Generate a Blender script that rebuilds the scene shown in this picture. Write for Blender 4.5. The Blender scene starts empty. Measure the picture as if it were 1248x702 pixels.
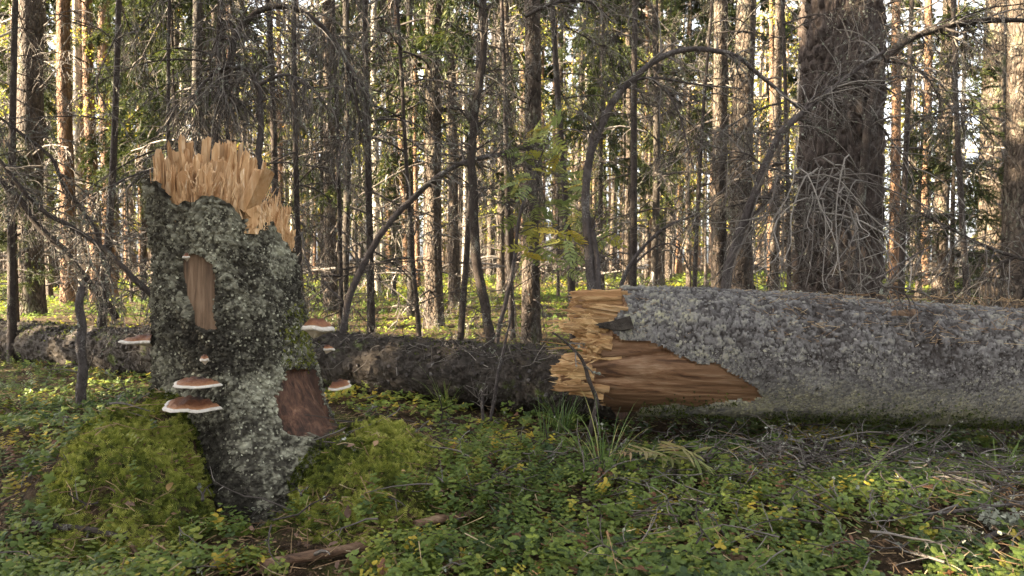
import bpy, math
import numpy as np
from math import radians, pi

# ------------------------------------------------------------------ camera, sky, sun, exposure
SC = bpy.context.scene
COL = SC.collection
F_PX, CX, CY, HOR = 900.0, 624.0, 351.0, 318.0       # photograph 1248 x 702
CAM_H = 0.80
PITCH = math.atan((CY - HOR) / F_PX)
cam = bpy.data.cameras.new('camera')
cam_o = bpy.data.objects.new('camera', cam); COL.objects.link(cam_o)
cam_o.location = (0, 0, CAM_H)
cam_o.rotation_euler = (pi / 2 - PITCH, 0, 0)
cam.sensor_width = 36.0
cam.lens = 36.0 * F_PX / 1248.0
cam.clip_start, cam.clip_end = 0.05, 1000
cam.dof.use_dof = True
cam.dof.focus_distance = 2.75
cam.dof.aperture_fstop = 6.3
SC.camera = cam_o

SUN_EL, SUN_AZ = radians(24), radians(-104)           # azimuth from +Y (view direction), clockwise; left and a little behind
S_DIR = np.array([math.sin(SUN_AZ) * math.cos(SUN_EL), math.cos(SUN_AZ) * math.cos(SUN_EL), math.sin(SUN_EL)])
W = bpy.data.worlds.new('World'); SC.world = W; W.use_nodes = True
wn = W.node_tree
bg = wn.nodes['Background']
sky = wn.nodes.new('ShaderNodeTexSky'); sky.sky_type = 'NISHITA'; sky.sun_disc = False
sky.sun_elevation = SUN_EL; sky.sun_rotation = SUN_AZ
sky.air_density = 1.0; sky.dust_density = 3.0; sky.ozone_density = 1.0
hs = wn.nodes.new('ShaderNodeHueSaturation'); hs.inputs['Saturation'].default_value = .18   # sky blue desaturated so its light in the shade turns neutral
wn.links.new(sky.outputs[0], hs.inputs['Color']); wn.links.new(hs.outputs[0], bg.inputs[0]); bg.inputs[1].default_value = 0.066
sun = bpy.data.lights.new('sun', 'SUN'); sun.energy = 5.0; sun.angle = radians(0.5); sun.color = (1.0, 0.82, 0.57)
sun_o = bpy.data.objects.new('sun', sun); COL.objects.link(sun_o)
from mathutils import Vector
sun_o.rotation_euler = Vector(S_DIR).to_track_quat('Z', 'Y').to_euler()
sun_o.location = (-20, -5, 20)
vs = SC.view_settings
vs.view_transform = 'Standard'; vs.look = 'None'; vs.exposure = 3.9; vs.gamma = 1.0; vs.use_curve_mapping = False
SC.render.engine = 'CYCLES'
SC.cycles.max_bounces = 6; SC.cycles.diffuse_bounces = 3; SC.cycles.glossy_bounces = 2
SC.cycles.transmission_bounces = 4; SC.cycles.transparent_max_bounces = 8
SC.cycles.use_denoising = True; SC.cycles.denoising_prefilter = 'NONE'
SC.cycles.sample_clamp_indirect = 6.0

rng = np.random.default_rng(7)

# ------------------------------------------------------------------ numpy helpers
def nrm(v):
    v = np.asarray(v, float)
    return v / np.maximum(np.linalg.norm(v, axis=-1, keepdims=True), 1e-9)

def _hash(ix, iy, iz, s=0):
    h = (ix.astype(np.int64) * 374761393 + iy.astype(np.int64) * 668265263 + iz.astype(np.int64) * 2147483647 + s * 1274126177) & 0xFFFFFFFF
    h = ((h ^ (h >> 13)) * 1274126177) & 0xFFFFFFFF
    h = ((h ^ (h >> 16)) * 2246822519) & 0xFFFFFFFF
    return ((h ^ (h >> 15)) & 0xFFFFFF) / float(0xFFFFFF)

def vnoise(p, s=0):
    p = np.asarray(p, float); i = np.floor(p).astype(np.int64); f = p - i
    f = f * f * (3 - 2 * f)
    out = 0
    for dx in (0, 1):
        wx = f[..., 0] if dx else 1 - f[..., 0]
        for dy in (0, 1):
            wy = f[..., 1] if dy else 1 - f[..., 1]
            for dz in (0, 1):
                wz = f[..., 2] if dz else 1 - f[..., 2]
                out = out + wx * wy * wz * _hash(i[..., 0] + dx, i[..., 1] + dy, i[..., 2] + dz, s)
    return out * 2 - 1

def fbm(p, oct=4, s=0, gain=.5):
    p = np.asarray(p, float); a = 1.0; t = 0; n = 0
    for o in range(oct):
        t = t + a * vnoise(p * (2 ** o) + 17.3 * o, s + o); n += a; a *= gain
    return t / n

def worley(p, s=0):
    """F1, F2 and a random number of the nearest cell"""
    p = np.asarray(p, float); i = np.floor(p).astype(np.int64)
    f1 = np.full(p.shape[:-1], 9.0); f2 = f1.copy(); cid = np.zeros(p.shape[:-1])
    for dx in (-1, 0, 1):
        for dy in (-1, 0, 1):
            for dz in (-1, 0, 1):
                a, b, c = i[..., 0] + dx, i[..., 1] + dy, i[..., 2] + dz
                q = np.stack([a + _hash(a, b, c, s), b + _hash(a, b, c, s + 11), c + _hash(a, b, c, s + 23)], -1)
                d = np.linalg.norm(q - p, axis=-1)
                m = d < f1
                f2 = np.where(m, f1, np.minimum(f2, d))
                cid = np.where(m, _hash(a, b, c, s + 37), cid)
                f1 = np.where(m, d, f1)
    return f1, f2, cid

def smooth(a, b, x):
    t = np.clip((x - a) / (b - a), 0, 1)
    return t * t * (3 - 2 * t)

_cp, _sp = math.cos(PITCH), math.sin(PITCH)
def P(px, py, d):
    """point at ground distance d (metres along +Y) seen in the photograph's pixel px, py"""
    px, py, d = np.broadcast_arrays(np.asarray(px, float), np.asarray(py, float), np.asarray(d, float))
    xr, yr = (px - CX) / F_PX, -(py - CY) / F_PX
    fy = _cp + yr * _sp; fz = -_sp + yr * _cp
    k = d / fy
    return np.stack([xr * k, d, CAM_H + fz * k], -1)

def PX(v):
    v = np.asarray(v, float)
    y, z = v[..., 1], v[..., 2] - CAM_H
    depth = y * _cp - z * _sp; up = y * _sp + z * _cp
    return np.stack([CX + F_PX * v[..., 0] / depth, CY - F_PX * up / depth], -1)

def in_poly(pt, poly):
    x, y = pt[..., 0], pt[..., 1]; c = np.zeros(x.shape, bool)
    n = len(poly)
    for k in range(n):
        (x1, y1), (x2, y2) = poly[k], poly[(k + 1) % n]
        if y1 == y2: continue
        c ^= ((y1 > y) != (y2 > y)) & (x < (x2 - x1) * (y - y1) / (y2 - y1) + x1)
    return c

# terrain -----------------------------------------------------------
def gauss(x, y, cx, cy, sx, sy):
    return np.exp(-(((x - cx) / sx) ** 2 + ((y - cy) / sy) ** 2))
def H(x, y):
    x, y = np.asarray(x, float), np.asarray(y, float)
    p = np.stack([x, y, np.zeros_like(x)], -1)
    r = np.hypot(x, y)
    h = fbm(p * .9, 3, 3) * .035 * smooth(.5, 2, r) + fbm(p * 4, 3, 5) * .018
    h = h + fbm(p * .22, 3, 9) * .22 * smooth(4.5, 9, y) + np.clip(y - 9, 0, 60) * .006
    h = h + .30 * np.exp(-(((x + 1.25) / .30) ** 2 + ((y - 2.52) / .36) ** 2) ** 1.4) + .06 * gauss(x, y, -1.12, 2.22, .20, .16)
    h = h + .22 * gauss(x, y, -.50, 2.62, .28, .30) + .05 * gauss(x, y, -.35, 2.4, .25, .2)
    mo = np.clip(gauss(x, y, -1.22, 2.42, .42, .48) + gauss(x, y, -.54, 2.52, .42, .42), 0, 1)
    mk = mo > .02
    if np.any(mk):
        add = np.zeros_like(mo); pm = p[mk]; add[mk] = mo[mk] * (fbm(pm * 7, 3, 19) * .055 + .035 * (.5 - np.clip(worley(pm * 9 + 3, 29)[0], 0, 1)))
        h = h + add
    h = h - .07 * gauss(x, y, .55, 3.35, .7, .25) - .05 * gauss(x, y, 1.9, 2.95, .5, .2)
    h = h + .05 * gauss(x, y, 1.3, 2.2, .5, .3) - .10 * gauss(x, y, -.86, 2.34, .15, .17)
    return h
def G(px, py):
    """ground point under a pixel"""
    d = np.full(np.shape(px), 2.5)
    for _ in range(30):
        q = P(px, py, d); h = H(q[..., 0], q[..., 1])
        slope = (q[..., 2] - CAM_H) / d
        d2 = np.clip((h - CAM_H) / np.minimum(slope, -1e-3), .5, 60)
        d = d * .5 + d2 * .5
    q = P(px, py, d); q[..., 2] = H(q[..., 0], q[..., 1])
    return q

# ------------------------------------------------------------------ mesh helpers
def mesh(name, V, Fs, tint=None, smoothed=True):
    V = np.ascontiguousarray(np.asarray(V, np.float32).reshape(-1, 3))
    if not isinstance(Fs, list): Fs = [Fs]
    Fs = [np.asarray(f, np.int32) for f in Fs if len(f)]
    li = np.concatenate([f.ravel() for f in Fs]); cnt = np.concatenate([np.full(len(f), f.shape[1], np.int32) for f in Fs])
    st = np.concatenate([[0], np.cumsum(cnt)[:-1]]).astype(np.int32)
    m = bpy.data.meshes.new(name)
    m.vertices.add(len(V)); m.vertices.foreach_set('co', V.ravel())
    m.loops.add(len(li)); m.loops.foreach_set('vertex_index', li.astype(np.int32))
    m.polygons.add(len(cnt)); m.polygons.foreach_set('loop_start', st); m.polygons.foreach_set('loop_total', cnt)
    m.polygons.foreach_set('use_smooth', np.full(len(cnt), smoothed, bool))
    if tint is not None:
        a = m.attributes.new('tint', 'FLOAT', 'POINT'); a.data.foreach_set('value', np.asarray(tint, np.float32))
    m.update(calc_edges=True)
    m.validate()
    return m

def obj(name, m, mat, parent=None, loc=None, rot=None, scale=None):
    o = bpy.data.objects.new(name, m); COL.objects.link(o)
    if mat is not None and m is not None and not m.materials: m.materials.append(mat)
    if parent is not None: o.parent = parent
    if loc is not None: o.location = loc
    if rot is not None: o.rotation_euler = rot
    if scale is not None: o.scale = scale if hasattr(scale, '__len__') else (scale,) * 3
    return o

def tag(o, label, cat, group=None):
    o['label'] = label; o['category'] = cat
    if group: o['group'] = group
    return o
def thing(name, label, cat, loc=(0, 0, 0), group=None, rz=0, scale=None):
    o = bpy.data.objects.new(name, None); COL.objects.link(o); o.location = loc; o.rotation_euler = (0, 0, rz)
    o.empty_display_size = .1
    if scale: o.scale = (scale,) * 3
    return tag(o, label, cat, group)

class MB:
    def __init__(s): s.V = []; s.F3 = []; s.F4 = []; s.T = []; s.n = 0
    def add(s, V, F, tint=0.0):
        V = np.asarray(V).reshape(-1, 3); F = np.asarray(F)
        (s.F4 if F.shape[1] == 4 else s.F3).append(F + s.n)
        s.V.append(V); s.T.append(np.broadcast_to(tint, (len(V),))); s.n += len(V)
        return s
    def mesh(s, name, smoothed=True, origin=None):
        V = np.concatenate(s.V)
        if origin is not None: V = V - np.asarray(origin)
        F = []
        if s.F3: F.append(np.concatenate(s.F3))
        if s.F4: F.append(np.concatenate(s.F4))
        return mesh(name, V, F, np.concatenate(s.T), smoothed)

def tubes(Pl, R, sides=3, cap=False):
    """N polylines of K points -> verts, quads"""
    Pl = np.asarray(Pl, float); R = np.asarray(R, float)
    if Pl.ndim == 2: Pl = Pl[None]; R = R[None]
    N, K, _ = Pl.shape
    T = nrm(np.gradient(Pl, axis=1))
    d = nrm(Pl[:, -1] - Pl[:, 0])
    ref = np.where(np.abs(d[:, 2:3]) < .75, np.array([[0, 0, 1.]]), np.array([[.94, .34, 0.]]))
    A = nrm(np.cross(T, ref[:, None])); B = np.cross(T, A)
    an = np.arange(sides) * 2 * pi / sides
    ring = A[:, :, None] * np.cos(an)[None, None, :, None] + B[:, :, None] * np.sin(an)[None, None, :, None]
    V = Pl[:, :, None] + ring * R[:, :, None, None]
    idx = np.arange(N * K * sides).reshape(N, K, sides)
    nx = np.roll(idx, -1, axis=2)
    F = np.stack([idx[:, :-1], nx[:, :-1], nx[:, 1:], idx[:, 1:]], -1).reshape(-1, 4)
    return V.reshape(-1, 3), F

def resample(pts, n):
    pts = np.asarray(pts, float)
    # catmull-rom through the traced points
    k = len(pts); t = np.linspace(0, k - 1, n); i = np.clip(np.floor(t).astype(int), 0, k - 2); f = (t - i)[:, None]
    p0, p1, p2, p3 = pts[np.clip(i - 1, 0, k - 1)], pts[i], pts[i + 1], pts[np.clip(i + 2, 0, k - 1)]
    return .5 * (2 * p1 + (p2 - p0) * f + (2 * p0 - 5 * p1 + 4 * p2 - p3) * f ** 2 + (3 * p1 - p0 - 3 * p2 + p3) * f ** 3)

def grow(parent, n, t0, t1, lmin, lmax, a0, a1, droop, K, r, wig=.25, flat=0.0):
    """n twigs growing out of the polylines in parent (Np,K,3)"""
    Np, Kp, _ = parent.shape
    i = r.integers(0, Np, n); t = r.uniform(t0, t1, n) * (Kp - 1)
    j = np.clip(np.floor(t).astype(int), 0, Kp - 2); f = (t - j)[:, None]
    p = parent[i, j] * (1 - f) + parent[i, j + 1] * f
    tan = nrm(parent[i, j + 1] - parent[i, j])
    rnd = r.normal(size=(n, 3)); rnd[:, 2] *= (1 - flat)
    side = nrm(np.cross(tan, np.cross(rnd, tan)) if False else rnd - tan * np.sum(rnd * tan, 1, keepdims=True))
    a = r.uniform(a0, a1, n)[:, None]
    d = nrm(tan * np.cos(a) + side * np.sin(a))
    L = r.uniform(lmin, lmax, n) * (1 - .45 * t / (Kp - 1)); step = (L / (K - 1))[:, None]
    out = [p]
    curl = r.normal(size=(n, 3)) * wig
    for k in range(K - 1):
        d = nrm(d + np.array([0, 0, -1.]) * droop / (K - 1) + curl / (K - 1) + r.normal(size=(n, 3)) * wig * .45)
        out.append(out[-1] + d * step)
    return np.stack(out, 1)

def taper(N, K, r0, r1, r=None, var=.3):
    t = np.linspace(0, 1, K)[None]
    s = 1 if r is None else r.uniform(1 - var, 1 + var, N)[:, None]
    return (r0 * (1 - t) + r1 * t) * np.ones((N, 1)) * s

def rand_frames(n, r, up=None, tilt=1.0):
    """random rotation matrices; with up: z axis near up"""
    if up is None: z = nrm(r.normal(size=(n, 3)))
    else: z = nrm(np.broadcast_to(up, (n, 3)) + r.normal(size=(n, 3)) * tilt)
    x = r.normal(size=(n, 3)); x = nrm(x - z * np.sum(x * z, 1, keepdims=True))
    y = np.cross(z, x)
    return np.stack([x, y, z], -1)          # columns are axes

def scatter(tv, tf, M, pos, s):
    tv = np.asarray(tv, float); tf = np.asarray(tf); n = len(pos)
    s = np.asarray(s, float)
    if s.ndim == 1: s = s[:, None]
    V = np.einsum('nij,mj->nmi', M, tv) * s[:, None, :1] + pos[:, None]
    F = (tf[None] + (np.arange(n) * len(tv))[:, None, None]).reshape(-1, tf.shape[1])
    return V.reshape(-1, 3), F

def flecks(Pl, n, r, size=(.004, .012)):
    """crusts of lichen sitting on twigs"""
    Np, K, _ = Pl.shape
    i = r.integers(0, Np, n); j = r.integers(0, K - 1, n); f = r.random(n)[:, None]
    p = Pl[i, j] * (1 - f) + Pl[i, j + 1] * f
    tv = np.array([[-1, -.6, 0], [.9, -.8, .35], [1.1, .6, 0], [-.2, 1, .3], [-1.2, .3, -.2]]); tf = np.array([[0, 1, 2], [0, 2, 3], [0, 3, 4]])
    return scatter(tv, tf, rand_frames(n, r), p, r.uniform(*size, n))

# ------------------------------------------------------------------ materials
def new_mat(name):
    m = bpy.data.materials.new(name); m.use_nodes = True
    nt = m.node_tree; nt.nodes.clear()
    out = nt.nodes.new('ShaderNodeOutputMaterial')
    return m, nt, out
def N(nt, typ, **kw):
    n = nt.nodes.new(typ)
    for k, v in kw.items():
        if k.startswith('i_'): n.inputs[k[2:].replace('_', ' ')].default_value = v
        else: setattr(n, k, v)
    return n
def ramp(nt, src, stops):
    n = nt.nodes.new('ShaderNodeValToRGB'); e = n.color_ramp.elements
    while len(e) < len(stops): e.new(.5)
    for k, (p, c) in enumerate(stops):
        e[k].position = p; e[k].color = (*c, 1) if len(c) == 3 else c
    nt.links.new(src, n.inputs[0]); return n.outputs[0]
def mixc(nt, fac, a, b, mode='MIX'):
    n = nt.nodes.new('ShaderNodeMix'); n.data_type = 'RGBA'; n.blend_type = mode
    for s, v in ((0, fac), (6, a), (7, b)):
        if hasattr(v, 'is_linked'): nt.links.new(v, n.inputs[s])
        elif s == 0: n.inputs[0].default_value = v
        else: n.inputs[s].default_value = (*v, 1)
    return n.outputs[2]
def coords(nt, scale, space='Object'):
    tc = N(nt, 'ShaderNodeTexCoord'); mp = N(nt, 'ShaderNodeMapping'); mp.inputs['Scale'].default_value = scale
    nt.links.new(tc.outputs[space], mp.inputs[0]); return mp.outputs[0]
def noise(nt, vec, sc, det=5, rough=.6, dist=0):
    n = N(nt, 'ShaderNodeTexNoise'); n.inputs['Scale'].default_value = sc; n.inputs['Detail'].default_value = det
    n.inputs['Roughness'].default_value = rough; n.inputs['Distortion'].default_value = dist
    nt.links.new(vec, n.inputs['Vector']); return n.outputs[0]
def voro(nt, vec, sc, feature='F1', out='Distance', rnd=1.0):
    n = N(nt, 'ShaderNodeTexVoronoi', feature=feature); n.inputs['Scale'].default_value = sc; n.inputs['Randomness'].default_value = rnd
    nt.links.new(vec, n.inputs['Vector']); return n.outputs[out]
def bump(nt, h, strength, dist, prev=None):
    b = N(nt, 'ShaderNodeBump'); b.inputs['Strength'].default_value = strength; b.inputs['Distance'].default_value = dist
    nt.links.new(h, b.inputs['Height'])
    if prev is not None: nt.links.new(prev, b.inputs['Normal'])
    return b.outputs[0]
def finish(nt, out, col, rough=.9, nor=None, spec=.25):
    p = N(nt, 'ShaderNodeBsdfPrincipled'); p.inputs['Roughness'].default_value = rough; p.inputs['Specular IOR Level'].default_value = spec
    if hasattr(col, 'is_linked'): nt.links.new(col, p.inputs['Base Color'])
    else: p.inputs['Base Color'].default_value = (*col, 1)
    if nor is not None: nt.links.new(nor, p.inputs['Normal'])
    nt.links.new(p.outputs[0], out.inputs[0]); return p

def mat_bark(name, dark, mid, lichen, lamt=.5, scale=1.0, stretch=.5, green=0.0, bs=1.0, plates=0):
    """rough bark, with crusts of lichen"""
    m, nt, out = new_mat(name)
    v = coords(nt, (1, 1, stretch))
    n1 = noise(nt, v, 14 * scale, 8, .68, .6); n2 = noise(nt, v, 55 * scale, 6, .7); n3 = noise(nt, v, 4 * scale, 4, .6)
    c = ramp(nt, n1, [(.3, dark), (.55, mid), (.8, tuple(x * 1.35 for x in mid))])
    lm = N(nt, 'ShaderNodeMath', operation='ADD'); nt.links.new(n2, lm.inputs[0]); nt.links.new(n3, lm.inputs[1])
    lf = ramp(nt, lm.outputs[0], [(1.08 - .16 * lamt * 2 + .0, (0, 0, 0)), (1.17 - .16 * lamt * 2, (1, 1, 1))]) if lamt > 0 else None
    # ramp positions are limited to 0..1, so halve the sum
    if lf is not None:
        nt.nodes.remove(lf.node)
        h = N(nt, 'ShaderNodeMath', operation='MULTIPLY'); h.inputs[1].default_value = .5; nt.links.new(lm.outputs[0], h.inputs[0])
        a = .60 - .16 * lamt
        lf = ramp(nt, h.outputs[0], [(a, (0, 0, 0)), (a + .05, (1, 1, 1))])
        c = mixc(nt, lf, c, lichen)
    if green > 0:
        g = ramp(nt, n3, [(.62 - green * .3, (0, 0, 0)), (.72 - green * .3, (1, 1, 1))])
        c = mixc(nt, g, c, (.07, .085, .02))
    if plates:
        wob = N(nt, 'ShaderNodeVectorMath', operation='MULTIPLY_ADD'); wob.inputs[1].default_value = (.05, .05, .05)
        nn_ = N(nt, 'ShaderNodeTexNoise'); nn_.inputs['Scale'].default_value = 12; nt.links.new(v, nn_.inputs['Vector'])
        nt.links.new(nn_.outputs['Color'], wob.inputs[0]); nt.links.new(v, wob.inputs[2])
        cellc = voro(nt, wob.outputs[0], plates, 'F1', 'Color')
        bw = N(nt, 'ShaderNodeRGBToBW'); nt.links.new(cellc, bw.inputs[0])
        c = mixc(nt, .75, c, ramp(nt, bw.outputs[0], [(.2, (.42, .42, .43)), (.8, (1.25, 1.2, 1.15))]), 'MULTIPLY')
        ed = voro(nt, wob.outputs[0], plates, 'DISTANCE_TO_EDGE', 'Distance')
        edr = ramp(nt, ed, [(.0, (0, 0, 0)), (.22, (1, 1, 1))])
        pre = bump(nt, edr, 1.0, .02)
    else: pre = None
    nb = bump(nt, n1, .8 * bs, .03 / scale, pre); nb = bump(nt, n2, .7 * bs, .008 / scale, nb)
    finish(nt, out, c, .92, nb, .15); return m

def mat_wood(name, stops, axis=2, sc=1.0, stain=None, rough=.75, bs=1.6):
    """split wood: long fibres along one axis"""
    m, nt, out = new_mat(name)
    s = [60 * sc] * 3; s[axis] = 3.2 * sc
    v = coords(nt, tuple(s)); n1 = noise(nt, v, 1.0, 6, .65, .3)
    s2 = [10 * sc] * 3; s2[axis] = 2.0 * sc
    n2 = noise(nt, coords(nt, tuple(s2)), 1.0, 5, .6)
    c = ramp(nt, n1, [(.5 + (p_ - .5) * .62, c_) for p_, c_ in stops])
    at = N(nt, 'ShaderNodeAttribute', attribute_name='tint')
    c = mixc(nt, at.outputs['Fac'], c, tuple(x * .55 for x in stops[0][1]))
    if stain is not None:
        c = mixc(nt, ramp(nt, n2, [(.46, (0, 0, 0)), (.64, (.85, .85, .85))]), c, stain)
    nb = bump(nt, n1, .7 * bs, .006)
    finish(nt, out, c, rough, nb, .3); return m

def mat_tint(name, stops, rough=.6, trans=0.0, spec=.3, nz=0, bp=0):
    """colour picked for each leaf or twig by its tint value"""
    m, nt, out = new_mat(name)
    at = N(nt, 'ShaderNodeAttribute', attribute_name='tint')
    c = ramp(nt, at.outputs['Fac'], stops)
    if nz:
        n1 = noise(nt, coords(nt, (1, 1, 1)), nz, 4, .6)
        c = mixc(nt, .6, c, ramp(nt, n1, [(.3, (.35, .35, .35)), (.7, (1, 1, 1))]), 'MULTIPLY')
    nb = None
    if bp:
        v_ = coords(nt, (1, 1, 1)); nb = bump(nt, noise(nt, v_, 70, 7, .7), .8, .008); nb = bump(nt, noise(nt, v_, 260, 4, .6), .5, .003, nb)
    p = finish(nt, out, c, rough, nb, spec)
    if trans:
        t = N(nt, 'ShaderNodeBsdfTranslucent'); nt.links.new(mixc(nt, .35, c, (1, .9, .2), 'MULTIPLY'), t.inputs[0])
        mx = N(nt, 'ShaderNodeMixShader'); mx.inputs[0].default_value = trans
        nt.links.new(p.outputs[0], mx.inputs[1]); nt.links.new(t.outputs[0], mx.inputs[2]); nt.links.new(mx.outputs[0], out.inputs[0])
    return m

M = {}
M['stump_bark'] = mat_bark('stump_bark', (.030, .026, .022), (.10, .09, .078), (.25, .25, .195), .62, 2.2, .8, .0, 1.2)
M['log_bark'] = mat_bark('log_bark', (.022, .019, .017), (.075, .068, .064), (.20, .20, .165), .35, 2.2, 1.0, .0)
M['dark_bark'] = mat_bark('dark_bark', (.014, .011, .009), (.05, .042, .035), (.14, .135, .11), .18, 1.6, 1.0, .12)
M['spruce_bark'] = mat_bark('spruce_bark', (.030, .022, .017), (.10, .080, .064), (.19, .18, .14), .35, .9, .45, .05, 1.0, 26)
M['big_bark'] = mat_bark('big_bark', (.020, .015, .013), (.082, .064, .055), (.17, .155, .14), .25, 1.6, .5, .0, 1.2)
M['pine_bark'] = mat_bark('pine_bark', (.065, .038, .025), (.20, .122, .075), (.27, .19, .13), .3, .9, .4, 0, 1.0, 20)
M['pale_bark'] = mat_bark('pale_bark', (.10, .08, .06), (.36, .31, .25), (.45, .42, .36), .5, 1.0, .6, 0)
M['limb'] = mat_bark('limb', (.028, .022, .020), (.082, .069, .065), (.19, .18, .165), .35, 3.0, .6, 0)
M['dark_limb'] = mat_bark('dark_limb', (.018, .014, .012), (.055, .044, .038), (.16, .155, .13), .3, 3.0, .6, 0)
M['twig'] = mat_tint('twig', [(0, (.022, .016, .013)), (.45, (.062, .051, .044)), (.8, (.15, .132, .115)), (1, (.30, .27, .235))], .85)
M['lichen'] = mat_tint('lichen', [(0, (.10, .105, .08)), (.5, (.18, .19, .145)), (1, (.30, .31, .25))], .95)
M['fresh_wood'] = mat_wood('fresh_wood', [(.25, (.33, .17, .072)), (.45, (.54, .335, .165)), (.62, (.68, .47, .27)), (.8, (.80, .65, .46))], 2, 1.0, (.47, .265, .12))
M['log_wood'] = mat_wood('log_wood', [(.25, (.28, .14, .055)), (.45, (.46, .28, .12)), (.65, (.58, .40, .20)), (.82, (.66, .50, .30))], 0, 1.0, (.27, .14, .06))
M['weathered_wood'] = mat_wood('weathered_wood', [(.28, (.055, .026, .014)), (.42, (.17, .085, .042)), (.58, (.27, .155, .085)), (.75, (.38, .25, .16))], 0, .75, (.13, .070, .035))
M['peeled_wood'] = mat_wood('peeled_wood', [(.25, (.05, .030, .019)), (.45, (.14, .088, .053)), (.7, (.22, .145, .092))], 2, .8, (.08, .05, .032))
M['rotten_wood'] = mat_wood('rotten_wood', [(.3, (.020, .011, .008)), (.45, (.085, .040, .024)), (.62, (.17, .085, .05)), (.8, (.27, .16, .10))], 2, .8, (.05, .025, .016))
M['stick'] = mat_wood('stick', [(.3, (.05, .028, .018)), (.5, (.15, .085, .05)), (.75, (.28, .19, .12))], 0, .8, (.08, .045, .025))
M['leaf'] = mat_tint('leaf', [(0, (.034, .060, .018)), (.3, (.085, .125, .026)), (.6, (.135, .18, .035)), (.85, (.23, .245, .045)), (.965, (.40, .31, .035)), (1, (.16, .075, .04))], .5, .35)
M['shrub_leaf'] = mat_tint('shrub_leaf', [(0, (.05, .085, .02)), (.5, (.12, .17, .03)), (.85, (.23, .25, .035)), (1, (.30, .24, .03))], .55, .4)
M['moss'] = mat_tint('moss', [(0, (.018, .028, .008)), (.4, (.10, .125, .018)), (.8, (.25, .27, .042)), (1, (.40, .39, .10))], .8, .3)
M['needle'] = mat_tint('needle', [(0, (.014, .024, .009)), (.5, (.038, .055, .016)), (1, (.13, .13, .03))], .6, .3)
M['yellow_leaf'] = mat_tint('yellow_leaf', [(0, (.12, .17, .035)), (.5, (.27, .29, .05)), (.8, (.45, .36, .05)), (1, (.50, .26, .04))], .5, .45)
M['rowan_leaf'] = mat_tint('rowan_leaf', [(0, (.14, .20, .08)), (.7, (.28, .32, .12)), (.92, (.42, .40, .10)), (1, (.48, .36, .06))], .5, .45)
M['grass'] = mat_tint('grass', [(0, (.06, .11, .03)), (.6, (.14, .19, .05)), (1, (.32, .28, .10))], .5, .3)
M['litter'] = mat_tint('litter', [(0, (.05, .03, .018)), (.5, (.16, .095, .05)), (.85, (.28, .19, .10)), (1, (.40, .31, .19))], .8)
M['dry_leaf'] = mat_tint('dry_leaf', [(0, (.08, .045, .03)), (.5, (.18, .11, .08)), (1, (.42, .27, .13))], .7, .15)
M['fern'] = mat_tint('fern', [(0, (.07, .13, .03)), (.6, (.17, .22, .06)), (.85, (.30, .27, .13)), (1, (.30, .19, .11))], .6, .3)
def mat_ground():
    m, nt, out = new_mat('ground')
    v = coords(nt, (1, 1, 1))
    n1 = noise(nt, v, 3.0, 8, .7); n2 = noise(nt, v, 45, 6, .7); n3 = noise(nt, v, .6, 4, .6)
    c = ramp(nt, n2, [(.3, (.014, .010, .007)), (.5, (.05, .033, .020)), (.72, (.11, .075, .042))])
    c = mixc(nt, ramp(nt, n1, [(.52, (0, 0, 0)), (.66, (1, 1, 1))]), c, mixc(nt, ramp(nt, n2, [(.3, (0, 0, 0)), (.7, (1, 1, 1))]), (.035, .045, .012), (.10, .12, .02)))
    nb = bump(nt, n2, .9, .03)
    finish(nt, out, c, .95, nb, .1); return m
M['ground'] = mat_ground()
def mat_fungus():
    m, nt, out = new_mat('fungus')
    at = N(nt, 'ShaderNodeAttribute', attribute_name='tint')
    n1 = noise(nt, coords(nt, (1, 1, 1)), 60, 5, .6)
    ad = N(nt, 'ShaderNodeMath', operation='MULTIPLY_ADD'); ad.inputs[1].default_value = .24; nt.links.new(n1, ad.inputs[0]); nt.links.new(at.outputs['Fac'], ad.inputs[2])
    c = ramp(nt, ad.outputs[0], [(.08, (.025, .014, .010)), (.30, (.16, .060, .028)), (.52, (.30, .14, .06)), (.72, (.42, .30, .22)), (.86, (.58, .53, .47)), (1, (.46, .38, .27))])
    finish(nt, out, c, .6, bump(nt, n1, 1.0, .012), .4); return m
M['fungus'] = mat_fungus()

LICH = [(0, (.022, .019, .015)), (.35, (.075, .068, .052)), (.65, (.26, .248, .185)), (.9, (.41, .40, .295)), (1, (.50, .495, .37))]
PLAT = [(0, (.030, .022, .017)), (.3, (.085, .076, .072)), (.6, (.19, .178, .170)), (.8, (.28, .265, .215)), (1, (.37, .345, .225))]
M['stump_bark'] = mat_tint('stump_bark', LICH, .93, 0, .15, 90, 1)
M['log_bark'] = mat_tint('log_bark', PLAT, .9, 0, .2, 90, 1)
# ------------------------------------------------------------------ ground: one sheet to the horizon
def axis_pts(n, near, far, power=3.2):
    t = np.linspace(-1, 1, n); return near * t + (far - near) * np.sign(t) * np.abs(t) ** power
gx = axis_pts(250, 6.0, 160, 5); gy = 3.0 + axis_pts(250, 7.0, 170, 5)
X, Y = np.meshgrid(gx, gy)
gv = np.stack([X, Y, H(X, Y)], -1)
gi = np.arange(250 * 250).reshape(250, 250)
gf = np.stack([gi[:-1, :-1], gi[:-1, 1:], gi[1:, 1:], gi[1:, :-1]], -1).reshape(-1, 4)
g_o = obj('ground', mesh('ground', gv, gf), M['ground']); g_o['kind'] = 'structure'

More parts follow.
